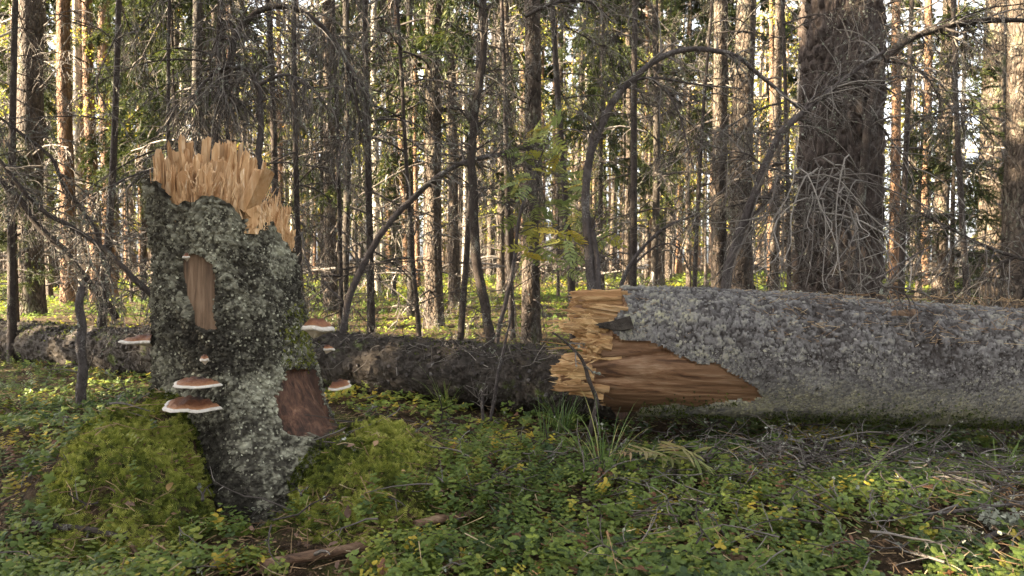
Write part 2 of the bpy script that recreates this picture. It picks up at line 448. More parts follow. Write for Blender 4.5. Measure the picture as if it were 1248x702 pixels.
# ------------------------------------------------------------------ stump
ST_C = np.array([-1.02, 2.74])
def stump_axis(z):
    t = np.clip(z, -.2, 1.3)
    return np.stack([ST_C[0] + .055 * (.42 - t) / .55, np.full_like(t, ST_C[1])], -1)
def edge_px(table, px):
    t = np.array(table, float); return np.interp(px, t[:, 0], t[:, 1])
BARK_TOP = [(176, 218), (182, 221), (191, 232), (207, 248), (226, 245), (255, 241), (271, 240), (282, 243), (298, 264), (317, 268), (337, 275), (353, 298), (365, 312)]
WOOD_TOP = [(178, 205), (184, 190), (190, 178), (202, 176), (215, 172), (228, 167), (240, 171), (250, 163), (258, 160), (268, 169), (280, 165), (287, 166), (290, 184), (304, 184), (308, 205), (311, 244), (326, 240), (340, 250), (352, 256), (357, 285), (362, 304)]
def stump_radius(z, th):
    """th: 0 = +x, -pi/2 faces the camera"""
    base = .232 + .052 * smooth(1.0, .1, z) + .02 * smooth(.45, .0, z)
    def lobe(c, w): 
        d = np.angle(np.exp(1j * (th - c))); return np.exp(-(d / w) ** 2)
    k = smooth(.50, -.08, z)
    fl = .17 * lobe(-1.18, .40) + .13 * lobe(-2.75, .40) + .25 * lobe(-.38, .40) + .14 * lobe(1.2, .5) + .12 * lobe(2.3, .4)
    return base + fl * k ** 1.5 - .035 * lobe(-2.05, .30) * smooth(.5, .1, z)
nth, nz = 320, 310
th = np.linspace(-pi, pi, nth, endpoint=False)
zt = np.linspace(0, 1, nz)
TH, ZT = np.meshgrid(th, zt)
# the broken edge of the bark follows the trace all round; the far side is higher
ax0 = stump_axis(np.array(1.0))
px_th = PX(np.stack([ax0[0] + .27 * np.cos(th), ax0[1] + .27 * np.sin(th), np.full(nth, 1.0)], -1))[:, 0]
front_z = P(px_th, edge_px(BARK_TOP, px_th), ST_C[1] + .27 * np.sin(th))[:, 2]
back_z = P(px_th, edge_px(WOOD_TOP, px_th) + 40, ST_C[1] + .27 * np.sin(th))[:, 2]
bl = smooth(.15, .7, np.sin(th))
EDGE = front_z * (1 - bl) + np.maximum(back_z, front_z) * bl
EDGE = EDGE + fbm(np.stack([np.cos(th) * 7, np.sin(th) * 7, th * 0], -1), 4, 2) * .022
Zs = -.12 + ZT * (EDGE[None] + .12)
R0 = stump_radius(Zs, TH)
A = stump_axis(Zs)
def stump_pt(r, z, t): 
    a = stump_axis(z); return np.stack([a[..., 0] + r * np.cos(t), a[..., 1] + r * np.sin(t), z], -1)
Pb = stump_pt(R0, Zs, TH)
q = Pb * np.array([1, 1, .72])
w1, w2, wc = worley(q * 42 + fbm(q * 15, 3, 4)[..., None] * .9, 3)
v1, v2, vc = worley(q * 95 + fbm(q * 40, 2, 6)[..., None] * .6, 8)
disp = .011 * smooth(.02, .35, w2 - w1) * (.35 + wc) + .009 * smooth(.0, .3, v2 - v1) * (.3 + vc) + fbm(q * 9, 4, 5) * .016 + fbm(q * 70, 2, 7) * .004
pix = PX(Pb); front = np.sin(TH) < .15
peel = in_poly(pix + fbm(q * 20, 3, 31)[..., None] * 7, [(222, 310), (236, 308), (258, 322), (263, 350), (262, 400), (250, 404), (234, 396), (226, 360), (222, 335)]) & front
rot = in_poly(pix + fbm(q * 20, 3, 33)[..., None] * 9, [(333, 480), (345, 465), (372, 448), (388, 446), (392, 470), (408, 482), (416, 505), (412, 520), (372, 536), (345, 525), (336, 500)]) & front
Rr = R0 + disp
Rr = np.where(peel, R0 - .012 + fbm(q * np.array([40, 40, 4]), 3, 12) * .005, Rr)
Rr = np.where(rot, R0 - .026 + fbm(q * np.array([28, 28, 5]), 4, 14) * .012, Rr)
Vst = stump_pt(Rr, Zs, TH)
si = np.arange(nz * nth).reshape(nz, nth); sj = np.roll(si, -1, axis=1)
Fst = np.stack([si[:-1], sj[:-1], sj[1:], si[1:]], -1)
fm = lambda k: (k[:-1] | k[1:])[:, :]
peel_f, rot_f = peel[:-1], rot[:-1]
def sub_mesh(name, V, Fq, origin, tint=None):
    u, inv = np.unique(Fq.ravel(), return_inverse=True)
    return mesh(name, V.reshape(-1, 3)[u] - origin, inv.reshape(-1, 4), np.zeros(len(u)) if tint is None else tint.ravel()[u])
SO = np.array([ST_C[0], ST_C[1], 0.0])
stump = thing('broken_stump', 'tall snapped spruce stump with pale splintered top and grey lichen-crusted bark', 'stump', SO)
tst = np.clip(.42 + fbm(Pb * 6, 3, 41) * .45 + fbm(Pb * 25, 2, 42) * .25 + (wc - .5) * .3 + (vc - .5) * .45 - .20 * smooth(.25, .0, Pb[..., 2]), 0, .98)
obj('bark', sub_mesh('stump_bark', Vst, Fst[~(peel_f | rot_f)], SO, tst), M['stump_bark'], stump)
o = obj('bare_wood', sub_mesh('stump_peel', Vst, Fst[peel_f], SO), M['peeled_wood'], stump); o['label'] = 'upright strip of bare tan wood where bark fell off'
o = obj('bare_wood', sub_mesh('stump_rot', Vst, Fst[rot_f], SO), M['rotten_wood'], stump); o['label'] = 'dark red-brown rotten wood patch low on the stump'

# scales of bark and lichen crust standing off the surface
def plate_mesh(r, curl=.35, n=5, thick=.16):
    a = np.sort(r.uniform(0, 2 * pi / n, n) * .7 + np.arange(n) * 2 * pi / n)
    rr = r.uniform(.65, 1.1, n)
    ring = np.stack([rr * np.cos(a), rr * np.sin(a), curl * r.uniform(-.35, .6, n)], -1)
    top = np.concatenate([[[0, 0, .12]], ring]); low = ring * [.9, .9, 1] - [0, 0, thick + .25]
    V = np.concatenate([top, low])
    F = [[0, 1 + k, 1 + (k + 1) % n] for k in range(n)]
    for k in range(n):
        a0, b0 = 1 + k, 1 + (k + 1) % n
        F += [[a0, a0 + n, b0 + n], [a0, b0 + n, b0]]
    return V, np.array(F)
PLATES = [plate_mesh(np.random.default_rng(50 + k)) for k in range(8)]
M['bark_plate'] = mat_tint('bark_plate', PLAT, .9, 0, .2, 120)
M['lichen_plate'] = mat_tint('lichen_plate', LICH, .95, 0, .15, 140)
plate_mesh_cache = [mesh('bark_plate', v, f, np.full(len(v), .15 + .1 * k), False) for k, (v, f) in enumerate(PLATES)]
lichen_mesh_cache = [mesh('lichen_plate', v, f, np.full(len(v), .2 + .1 * k), False) for k, (v, f) in enumerate(PLATES)]
for m_ in plate_mesh_cache: m_.materials.append(M['bark_plate'])
for m_ in lichen_mesh_cache: m_.materials.append(M['lichen_plate'])

def plates_on(V, ok, n, size, r, mb, stretch, parent, origin, n_single, name, cache, tint_fn, single_size):
    """scatter bark scales on a (rows, cols) grid surface"""
    rows, cols = V.shape[:2]
    du = np.roll(V, -1, 1) - np.roll(V, 1, 1); dv = np.gradient(V, axis=0)
    # smooth normals taken over several cells
    du = np.roll(V, -6, 1) - np.roll(V, 6, 1); dv = np.roll(V, -6, 0) - np.roll(V, 6, 0)
    nn = nrm(np.cross(du, dv)); up = nrm(dv)
    cand = np.argwhere(ok[8:-8]) + [8, 0]
    pick = cand[r.integers(0, len(cand), n)]
    pos = V[pick[:, 0], pick[:, 1]]; z = nn[pick[:, 0], pick[:, 1]]
    z = nrm(z + r.normal(size=z.shape) * .17)
    y = up[pick[:, 0], pick[:, 1]]; y = nrm(y - z * np.sum(y * z, 1, keepdims=True)); x = np.cross(y, z)
    a = r.uniform(0, 2 * pi, n); x2 = x * np.cos(a)[:, None] + y * np.sin(a)[:, None]; y2 = np.cross(z, x2)
    Mx = np.stack([x2, y2, z], -1)
    s = r.uniform(*size, n)
    tn = tint_fn(pos, r)
    k = np.arange(n) % len(PLATES)
    for j in range(len(PLATES)):
        m_ = (k == j) & (np.arange(n) >= n_single)
        tv, tf = PLATES[j]
        Vv, Ff = scatter(tv, tf, Mx[m_], pos[m_] + z[m_] * s[m_][:, None] * .12, s[m_])
        mb.add(Vv - origin, Ff, np.repeat(tn[m_], len(tv)))
    from mathutils import Matrix
    for i in range(n_single):
        o = obj(name, cache[int(np.clip(tn[i] * 8, 0, 7))], None, parent)
        ss = s[i] * single_size
        m4 = Matrix.Identity(4)
        for c in range(3):
            for rr_ in range(3): m4[rr_][c] = Mx[i][rr_, c] * ss
            m4[c][3] = pos[i][c] + z[i][c] * ss * .1 - origin[c]
        o.matrix_local = m4
r = np.random.default_rng(11)
mb = MB()
okm = ~(peel | rot) & (np.sin(TH) < .35)
def tint_stump(p, r):
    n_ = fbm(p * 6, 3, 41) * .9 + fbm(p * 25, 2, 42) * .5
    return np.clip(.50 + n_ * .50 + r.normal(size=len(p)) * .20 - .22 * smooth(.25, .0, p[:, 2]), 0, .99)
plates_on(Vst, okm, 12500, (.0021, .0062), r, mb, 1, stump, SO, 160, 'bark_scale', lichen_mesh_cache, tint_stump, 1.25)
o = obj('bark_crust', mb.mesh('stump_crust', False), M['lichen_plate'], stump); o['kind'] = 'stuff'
# green moss on the shaded right flank
def moss_sprigs(pos, nor, r, size):
    tv = np.array([[-.12, 0, 0], [.12, 0, 0], [0, .1, 1.0], [-.5, .15, .75], [.5, -.15, .8], [.1, .5, .65], [-.1, -.5, .7]])
    tf = np.array([[0, 1, 2], [0, 1, 3], [0, 1, 4], [0, 1, 5], [0, 1, 6]])
    z = nrm(nor + r.normal(size=nor.shape) * .45); x = r.normal(size=z.shape); x = nrm(x - z * np.sum(x * z, 1, keepdims=True))
    return scatter(tv, tf, np.stack([x, np.cross(z, x), z], -1), pos, r.uniform(*size, len(pos)))
mm = in_poly(pix + fbm(q * 30, 3, 77)[..., None] * 12, [(345, 380), (378, 365), (395, 430), (404, 478), (392, 470), (380, 440), (352, 462), (340, 440)]) & front & (vc > .45)
cand = np.argwhere(mm); pk = cand[r.integers(0, len(cand), 900)]
nn_ = np.stack([np.cos(TH), np.sin(TH), .5 + TH * 0], -1)
v_, f_ = moss_sprigs(Vst[pk[:, 0], pk[:, 1]] - SO, nn_[pk[:, 0], pk[:, 1]], r, (.006, .014))
o = obj('moss', mesh('stump_moss', v_, f_, np.repeat(r.uniform(.3, 1, 900), 7), False), M['moss'], stump); o['kind'] = 'stuff'

zg = H(Vst[..., 0] + .05 * np.cos(TH), Vst[..., 1] + .05 * np.sin(TH))
mm = (Vst[..., 2] < zg + .03 + .07 * np.clip(fbm(Vst * 9, 3, 78) + .3, 0, 1)) & (Vst[..., 2] > zg - .02) & front & (np.abs(TH + 1.25) > .28)
cand = np.argwhere(mm); pk = cand[r.integers(0, len(cand), 2600)]
v_, f_ = moss_sprigs(Vst[pk[:, 0], pk[:, 1]] - SO, nn_[pk[:, 0], pk[:, 1]], r, (.008, .022))
o = obj('moss', mesh('stump_foot_moss', v_, f_, np.repeat(r.uniform(.0, .75, 2600), 7), False), M['moss'], stump); o['kind'] = 'stuff'

# splintered wood -----------------------------------------------------
def splinter(r, w, d, L, jag=.25, K=7, taper_=.55, bend=.0):
    """a split slab of wood standing along +z: irregular fluted section, torn top"""
    n = 9
    a = np.arange(n) * 2 * pi / n + r.uniform(-.2, .2, n)
    sq = 1 / np.maximum(np.abs(np.cos(a)), np.abs(np.sin(a)))
    sec = np.stack([np.cos(a) * sq ** .8 * w / 2 * r.uniform(.7, 1.1, n), np.sin(a) * sq ** .8 * d / 2 * r.uniform(.6, 1.1, n)], -1)
    tipw = r.uniform(-.3, .3, 2) * w
    V = []
    top_h = r.uniform(-jag, .05, n)
    for k in range(K):
        t = k / (K - 1)
        s = 1 - (1 - taper_) * t ** 1.6
        zz = L * t * np.ones(n) + L * top_h * t ** 3
        ring = np.stack([sec[:, 0] * s * r.uniform(.92, 1.08, n) + tipw[0] * t * t, sec[:, 1] * s * r.uniform(.9, 1.1, n) + tipw[1] * .4 * t * t + bend * t * t, zz], -1)
        ring[:, :2] += r.normal(size=(n, 2)) * min(w, d) * .10 * (1 if k else 0)
        V.append(ring)
    V = np.concatenate(V)
    idx = np.arange(K * n).reshape(K, n); nx = np.roll(idx, -1, 1)
    F4 = np.stack([idx[:-1], nx[:-1], nx[1:], idx[1:]], -1).reshape(-1, 4)
    # torn top: centre point sunk or raised
    c = V[-n:].mean(0) + [0, 0, r.uniform(-.12, .10) * L]
    V = np.concatenate([V, [c]]); ci = len(V) - 1
    F3 = np.array([[idx[-1, j], nx[-1, j], ci] for j in range(n)])
    return V, F4, F3
def frame_from(z, x_hint):
    z = nrm(z); x = np.asarray(x_hint, float); x = nrm(x - z * np.dot(x, z)); return np.stack([x, np.cross(z, x), z], -1)

# torn core that closes the stump
r = np.random.default_rng(21)
nr_, nc = 46, 150
rho = np.linspace(0, 1, nr_); tc = np.linspace(-pi, pi, nc, endpoint=False)
RH, TC = np.meshgrid(rho, tc, indexing='ij')
edge_i = np.interp(TC.ravel(), th, EDGE, period=2 * pi).reshape(TC.shape)
Rw = .236
cx_, cy_ = ax0[0] + RH * Rw * np.cos(TC), ax0[1] + RH * Rw * np.sin(TC)
def contour_z(x, y):
    pxx = PX(np.stack([x, y, np.full_like(x, 1.0)], -1))[..., 0]
    return P(pxx, edge_px(WOOD_TOP, pxx), y)[..., 2], P(pxx, edge_px(BARK_TOP, pxx), y)[..., 2]
zw, zb = contour_z(cx_, cy_)
back = smooth(-.55, .35, (cy_ - ax0[1]) / Rw)
cell = worley(np.stack([cx_ * 34, cy_ * 34, cx_ * 0], -1), 5)[2]
fine = worley(np.stack([cx_ * 90, cy_ * 90, cx_ * 0], -1), 6)[2]
zc = (zb - .03) * (1 - back) + (zb * .55 + zw * .45) * back + (cell - .6) * .10 * (.3 + back) + (fine - .5) * .04
zc = np.minimum(zc, zw - .01)
zc = np.where(RH > .97, edge_i - .06, zc)
Vc = np.stack([cx_, cy_, zc], -1)
ii = np.arange(nr_ * nc).reshape(nr_, nc); jj = np.roll(ii, -1, 1)
Fc = np.stack([ii[:-1], jj[:-1], jj[1:], ii[1:]], -1).reshape(-1, 4)
obj('torn_core', mesh('torn_core', Vc - SO, Fc, np.clip((1 - fine.ravel()) * .35 + smooth(.1, -.4, (cy_ - ax0[1]) / Rw).ravel() * .1, 0, 1), False), M['fresh_wood'], stump)
k = 0
while k < 190:
    rr_ = math.sqrt(r.random()) * .97; t_ = r.uniform(-pi, pi)
    x, y = ax0[0] + rr_ * Rw * math.cos(t_), ax0[1] + rr_ * Rw * math.sin(t_)
    zw1, zb1 = contour_z(np.array(x), np.array(y)); zw1, zb1 = float(zw1), float(zb1)
    b_ = float(smooth(-.7, .25, (y - ax0[1]) / Rw))
    frontness = 1 - b_
    hc = float(worley(np.array([[x * 26, y * 26, 0.]]), 15)[2][0]); rim = rr_ > .80 and y > ax0[1] - .02
    hf = np.clip(.88 + .12 * hc + r.normal() * .03, 0, 1.0) if rim else .30 + .62 * hc + r.normal() * .05
    top = zb1 + (zw1 - zb1) * np.clip(b_ * hf + frontness * (.02 + .42 * hc * r.uniform(.6, 1.1)), 0, 1)
    bot = zb1 - .09
    L = top - bot
    if L < .05: k += 1; continue
    shard = r.random() < .4
    w, d = (r.uniform(.004, .011), r.uniform(.003, .008)) if shard else (r.uniform(.013, .034), r.uniform(.007, .018))
    V, F4, F3 = splinter(r, w, d, L, .25 if shard else (.12 if L > .15 else .3), 9, r.uniform(.2, .6) if shard else r.uniform(.6, 1.0))
    lean = np.array([r.normal() * .04 + (hc - .5) * .16 + .22 * np.clip((x - ax0[0]) / .2, -.25, 1), r.normal() * .03 + (hc * 7 % 1 - .5) * .12, 1])
    Mf = frame_from(lean, (-math.sin(t_), math.cos(t_), 0))
    V = V @ Mf.T + np.array([x, y, bot])
    tn = np.full(len(V), np.clip(r.normal(.15, .28) + (.4 if hc < .35 else 0), 0, .95))
    obj('splinter', mesh('splinter', V - SO, [F4, F3], tn, False), M['fresh_wood'], stump); k += 1
CHUNKS = [(193, 181, .030, .10), (204, 186, .034, .06), (216, 178, .030, .12), (229, 172, .040, .13), (241, 182, .036, .05), (252, 168, .034, .13), (263, 178, .036, .08), (274, 170, .034, .12), (284, 172, .030, .10), (222, 206, .030, -.06), (246, 204, .034, -.07), (268, 208, .030, -.08), (204, 214, .024, -.06), (236, 222, .024, -.12), (257, 224, .026, -.12)]
# the tall chunk and the tilted block beside it, then the low torn ridge
def px_splinter(p0, p1, d0, d1, w, dep, jag, seed, parent, origin, mat, name='splinter', x_hint=(1, 0, 0), tint=.05, tp=.8):
    a, b = P(*p0, d0), P(*p1, d1); rr = np.random.default_rng(seed)
    V, F4, F3 = splinter(rr, w, dep, np.linalg.norm(b - a), jag, 8, tp)
    V = V @ frame_from(b - a, x_hint).T + a
    return obj(name, mesh(name, V - origin, [F4, F3], np.full(len(V), tint), False), mat, parent)
fw = M['fresh_wood']
for i, (xa, ya, xb, yb, w_, de) in enumerate([(291, 272, 301, 184, .030, 2.60), (285, 272, 295, 186, .028, 2.61), (297, 272, 306, 190, .020, 2.62), (281, 270, 289, 200, .022, 2.58), (301, 275, 308, 205, .016, 2.61), (290, 276, 297, 204, .020, 2.575), (286, 272, 291, 222, .02, 2.55), (277, 268, 281, 212, .018, 2.57)]):
    px_splinter((xa, ya), (xb, yb), de, de + .02, w_, .022, .14, 3 + i, stump, SO, fw, tint=.06 * (i % 4), tp=.6)
def block(p0, p1, d0, d1, w, dep, seed, parent, origin, mat, name, x_hint, tint=.42):
    a, b = P(*p0, d0), P(*p1, d1); rr = np.random.default_rng(seed); L = np.linalg.norm(b - a)
    sec = np.array([[-.5, -.5], [-.1, -.56], [.5, -.45], [.54, .1], [.5, .5], [0, .54], [-.5, .5]]) * [w, dep]; n = len(sec); V = []
    for t in (0, .3, .65, .94, 1.0):
        k_ = 1 if t < 1 else .9
        V.append(np.column_stack([sec * k_ * rr.uniform(.96, 1.04, (n, 2)), L * t + rr.uniform(-.09, .06, n) * min(L, .12) * t * (1 if tint > .4 else 2) + sec[:, 0] * .35 * t]))
    V.append(np.array([[0, 0, L * .985]])); V = np.concatenate(V); i_ = np.arange(5 * n).reshape(5, n); j_ = np.roll(i_, -1, 1)
    F4 = np.stack([i_[:-1], j_[:-1], j_[1:], i_[1:]], -1).reshape(-1, 4); F3 = np.array([[i_[-1, k], j_[-1, k], 5 * n] for k in range(n)])
    V = V @ frame_from(b - a, x_hint).T + a
    return obj(name, mesh(name, V - origin, [F4, F3], np.full(len(V), tint), False), mat, parent)
for i, (x_, y_, w_, dy_) in enumerate(CHUNKS):
    block((x_ + r.uniform(-5, 5) - .22 * max(x_ - 235, 0), 268), (x_, y_ + r.uniform(0, 9)), ST_C[1] + dy_, ST_C[1] + dy_ + r.normal() * .015, w_ * r.uniform(.7, 1.1), w_ * r.uniform(.5, .8), 700 + i, stump, SO, fw, 'splinter', (1, r.uniform(-.8, .8), 0), .6 * r.random() ** 1.5)
o = block((301, 256), (323, 207), 2.57, 2.53, .045, .05, 5, stump, SO, fw, 'splinter', (1, -.7, 0)); o['label'] = 'tilted square-ended block of split wood'
px_splinter((306, 285), (309, 240), 2.57, 2.57, .055, .05, .2, 6, stump, SO, fw, tint=.05)
for i, (x0, y0, x1, y1, w) in enumerate([(x_ + r.uniform(-5, 5), y_ + r.uniform(-3, 6), xx_ + r.uniform(-6, 6), yy_ + r.uniform(-2, 12), w_) for q_ in range(4) for x_, y_, xx_, yy_, w_ in [(318, 282, 319, 244, .035), (327, 285, 326, 241, .03), (336, 285, 341, 248, .035), (346, 290, 348, 256, .04), (352, 296, 352, 270, .03), (331, 268, 336, 233, .008), (312, 280, 305, 250, .03), (341, 300, 338, 268, .03), (322, 286, 330, 262, .03)]]):
    rim_d = lambda q_: ST_C[1] - math.sqrt(max(.215 ** 2 - ((q_ - 270) / 330) ** 2, 0)) + .02
    px_splinter((x0, min(y0 + 8, edge_px(BARK_TOP, x0) + 12)), (x1, y1), rim_d(x0), rim_d(x1), w * .62, .018, .5, 30 + i, stump, SO, fw, tint=.05 * (i % 3))
for i in range(90):      # shreds hanging over the bark edge
    px_ = r.uniform(190, 352); py_ = edge_px(BARK_TOP, px_) + r.uniform(-34, 4)
    dd_ = ST_C[1] - math.sqrt(max(.21 ** 2 - ((px_ - 270) / 330) ** 2, 0)) + max(0, edge_px(BARK_TOP, px_) - py_) * .003
    px_splinter((px_, py_ + 4), (px_ + r.normal() * 7, py_ - r.uniform(4, 22)), dd_, dd_ + r.uniform(-.04, .05), r.uniform(.002, .006), .003, .3, 100 + i, stump, SO, fw, 'shred', tint=r.uniform(0, .2), tp=.4)

# bracket fungi ---------------------------------------------------------
def bracket(label, px, py, d, w, dep, h, out_dir, tilt=0, seed=0, rim=1.0):
    """half-round shelf: brown cap on top, pale rim, cream pores below; out_dir: horizontal direction it grows"""
    r = np.random.default_rng(seed); nA = 36
    a = np.linspace(-pi / 2, pi / 2, nA)
    wob = 1 + .07 * np.interp(a, np.linspace(-pi / 2, pi / 2, 9), r.normal(size=9)) + .012 * r.normal(size=nA)
    def surf(prof_r, prof_z):
        V = []
        for rr, zz in zip(prof_r, prof_z):
            V.append(np.stack([np.sin(a) * w / 2 * rr * wob, np.cos(a) * dep * rr * wob, np.full(nA, zz * h) + .05 * h * np.sin(a * 5 + seed)], -1))
        V = np.stack(V); n0 = len(prof_r); i = np.arange(n0 * nA).reshape(n0, nA)
        return V.reshape(-1, 3), np.stack([i[:-1, :-1], i[:-1, 1:], i[1:, 1:], i[1:, :-1]], -1).reshape(-1, 4)
    o3 = nrm(np.array([out_dir[0], out_dir[1], 0.])); x3 = np.cross(o3, [0, 0, 1.])
    Mf = np.stack([x3, o3, [0, 0, 1.]], -1)
    ct, st_ = math.cos(tilt), math.sin(tilt)
    Mf = Mf @ np.array([[ct, 0, -st_], [0, 1, 0], [st_, 0, ct]])
    base = P(px, py, d)
    root = thing('bracket_fungus', label, 'fungus', base, 'bracket fungi on the stump')
    pr = np.array([0, .2, .4, .6, .72, .82, .9]); pz = np.array([1.0, .80, .92, .52, .58, .36, .30]) + r.normal(size=7) * .05
    V, Fq = surf(pr, pz); t = np.repeat(np.interp(pr, [0, .3, .6, .8, .9], [-.05, .03, .22, .26, .52]), nA)
    obj('cap', mesh('cap', V @ Mf.T, Fq, t), M['fungus'], root)
    pr = np.array([.9, .96, 1.0, 1.0, .96, .9]); pz = np.array([.30, .22, .10, .0, -.07, -.09])
    V, Fq = surf(pr, pz); obj('rim', mesh('rim', V @ Mf.T, Fq, np.full(len(V), .76)), M['fungus'], root)
    pr = np.array([.9, .7, .45, .2, 0.]); pz = np.array([-.09, -.16, -.35, -.62, -.75])
    V, Fq = surf(pr, pz); obj('pore_surface', mesh('pores', V @ Mf.T, Fq, np.full(len(V), .86)), M['fungus'], root)
    return root
bracket('red-brown bracket fungus with white rim, upper of the stacked pair on the stump', 246, 467, 2.385, .150, .10, .022, (-.25, -1), .05, 1)
bracket('wide bracket fungus with white rim, lower of the stacked pair on the stump', 243, 493, 2.40, .175, .125, .026, (-.28, -1), .12, 2)
bracket('pale bracket fungus jutting off the stump flank above the mossy fallen trunk', 186, 416, 2.60, .12, .11, .026, (-1, -.35), 0, 3)
bracket('white-edged bracket fungus jutting from the stump above the rotten wood patch', 383, 401, 2.56, .11, .085, .042, (.7, -.75), .10, 4)
bracket('small white bracket fungus on the stump edge under the white-edged one', 397, 426, 2.66, .03, .035, .02, (.9, -.3), 0, 5)
bracket('brown bracket fungus half hidden at the stump foot by the rotten wood', 410, 470, 2.66, .09, .06, .022, (.9, -.45), -.2, 6)
bracket('tiny tan fungus button on the bark above the stacked brackets', 250, 439, 2.395, .03, .016, .02, (-.2, -1), 0, 7)
bracket('tiny pale fungus button at the top of the bare wood strip', 228, 314, 2.465, .026, .018, .016, (-.3, -1), 0, 8)

# ------------------------------------------------------------------ big fallen log
LA, LB = P(712, 427, 3.36), P(1248, 446, 3.20)
ldir = nrm(LB - LA); L_len = (5.2 - LA[0]) / ldir[0]
lup = nrm(np.array([0, 0, 1.]) - ldir * ldir[2]); lfr = np.cross(lup, ldir) ; lfr = lfr if lfr[1] < 0 else -lfr   # toward the camera
LO = np.array([LA[0], LA[1], 0.])
def log_pt(u, phi, rad): 
    return LA + u[..., None] * ldir + rad[..., None] * (np.cos(phi)[..., None] * lfr + np.sin(phi)[..., None] * lup)
nphi = 220
ph = np.linspace(-pi, pi, nphi, endpoint=False)
u_vis = np.concatenate([np.linspace(-.16, 2.05, 490), np.linspace(2.05, L_len, 60)[1:]])
nu = len(u_vis)
U, PH = np.meshgrid(u_vis, ph, indexing='ij')
Rl = .268 + .010 * np.sin(U * 1.7 + 1) + .008 * np.sin(PH * 2 + U) + fbm(np.stack([U * 2.2, np.cos(PH) * 1.1, np.sin(PH) * 1.1], -1), 3, 55) * .022
for ku, kp, kr in ((.55, .75, .05), (1.15, .25, .045), (1.62, 1.0, .05), (2.05, .35, .05), (.95, -.35, .04), (1.42, -.15, .035), (2.6, .8, .06)):   # branch knots
    dk = np.hypot((U - ku), (PH - kp) * .27); Rl = Rl + .026 * np.exp(-(dk / kr) ** 2) - .030 * np.exp(-(dk / (kr * .35)) ** 2)
Pl0 = log_pt(U, PH, Rl)
q = np.stack([U * .8, np.cos(PH) * .28, np.sin(PH) * .28], -1)
w1, w2, wc = worley(q * np.array([34, 42, 42]) + fbm(q * 14, 3, 4)[..., None] * 1.3, 13)
v1, v2, vc = worley(q * 85 + fbm(q * 30, 2, 6)[..., None] * .6, 18)
under = smooth(.15, -.5, np.sin(PH))
disp = (.010 * smooth(.0, .10, w2 - w1) * (.4 + 1.2 * wc)) * (1 - .7 * under) + .0055 * smooth(0, .3, v2 - v1) * (.3 + vc) + fbm(q * 5, 4, 5) * .010
pix = PX(Pl0); fr_ = np.cos(PH) > -.45
jit = fbm(q * 16, 4, 61)[..., None] * np.array([9, 7])
BARE = [(600, 300), (752, 300), (756, 356), (762, 372), (752, 386), (742, 398), (748, 409), (762, 416), (780, 414), (800, 420), (822, 432), (846, 441), (868, 442), (884, 450), (905, 462), (921, 470), (931, 486), (905, 490), (850, 494), (800, 497), (778, 500), (770, 560), (600, 560)]
bare = in_poly(pix + jit, BARE) & fr_
bare |= (~fr_) & (U < .10)
END = [(345, 752), (356, 690), (372, 684), (384, 684), (398, 694), (412, 703), (424, 712), (436, 716), (442, 700), (448, 676), (462, 668), (474, 672), (480, 700), (492, 722), (505, 735)]
e_u = np.interp(pix[..., 1], [a for a, b in END], [b for a, b in END])
e_u = np.where(fr_, e_u, 715) + fbm(np.stack([PH * 9, PH * 0, PH * 0], -1), 3, 8) * 6
gone = (pix[..., 0] < e_u + 16) 
crack = np.exp(-((pix[..., 1] - np.interp(pix[..., 0], [725, 780, 880], [441, 434, 424])) / 1.8) ** 2) * (pix[..., 0] > 722) * (pix[..., 0] < 890)
step = smooth(0, 5, pix[..., 1] - np.interp(pix[..., 0], [725, 780, 880], [441, 434, 424]))
wooddisp = -.018 + fbm(q * np.array([3, 26, 26]), 4, 15) * .010 + .012 * step - .028 * crack * fr_
Rr = np.where(bare, Rl + wooddisp, Rl + disp)
Vlg = log_pt(U, PH, Rr)
li = np.arange(nu * nphi).reshape(nu, nphi); lj = np.roll(li, -1, 1)
Flg = np.stack([li[:-1], lj[:-1], lj[1:], li[1:]], -1)
bf = bare[:-1]; gf_ = gone[:-1]
big_log = thing('fallen_log', 'thick fallen spruce log with scaly grey bark and torn broken end', 'log', LO)
fis_shade = smooth(.0, .10, w2 - w1) * (1 - under) + under     # brown fissures between the weathered plates, darkened further to stand in for crack shade
tlg = np.clip(.52 + fbm(Pl0 * 2.2, 3, 45) * .35 + fbm(Pl0 * 7, 2, 48) * .2 + fbm(Pl0 * 30, 2, 49) * .2 + (wc - .5) * .5 * (1 - under) + (vc - .5) * (.18 + .3 * under) + .22 * under, 0, .98) * (.38 + .62 * fis_shade)
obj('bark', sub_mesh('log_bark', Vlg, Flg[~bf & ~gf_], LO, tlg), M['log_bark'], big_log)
sta = np.clip(fbm(q * np.array([2.2, 9, 9]), 4, 44) * 1.1 + .10 + .25 * smooth(.0, -.6, np.sin(PH)), 0, .8)
o = obj('bare_wood', sub_mesh('log_bare', Vlg, Flg[bf & ~gf_], LO, sta), M['weathered_wood'], big_log); o['label'] = 'smooth brown wood laid bare where the bark tore away'
r = np.random.default_rng(31); mb = MB()
def tint_log(p, r):
    n_ = fbm(p * 2.2, 3, 45) * .9 + fbm(p * 7, 2, 48) * .5 + fbm(p * 22, 2, 46) * .5
    low = smooth(.42, .15, p[:, 2])
    return np.clip(.55 + n_ * .42 + r.normal(size=len(p)) * .12 + low * .24, 0, .99)
okl = ~bare & ~gone & (np.cos(PH) > -.35) & (U < 2.4) & (np.sin(PH) > -.75)
Vt = np.transpose(Vlg, (1, 0, 2))       # rows around, columns along
plates_on(Vt, np.transpose(okl & (np.sin(PH) > -.15)), 3600, (.003, .010), r, mb, 1, big_log, LO, 220, 'bark_plate', plate_mesh_cache, tint_log, 1.2)
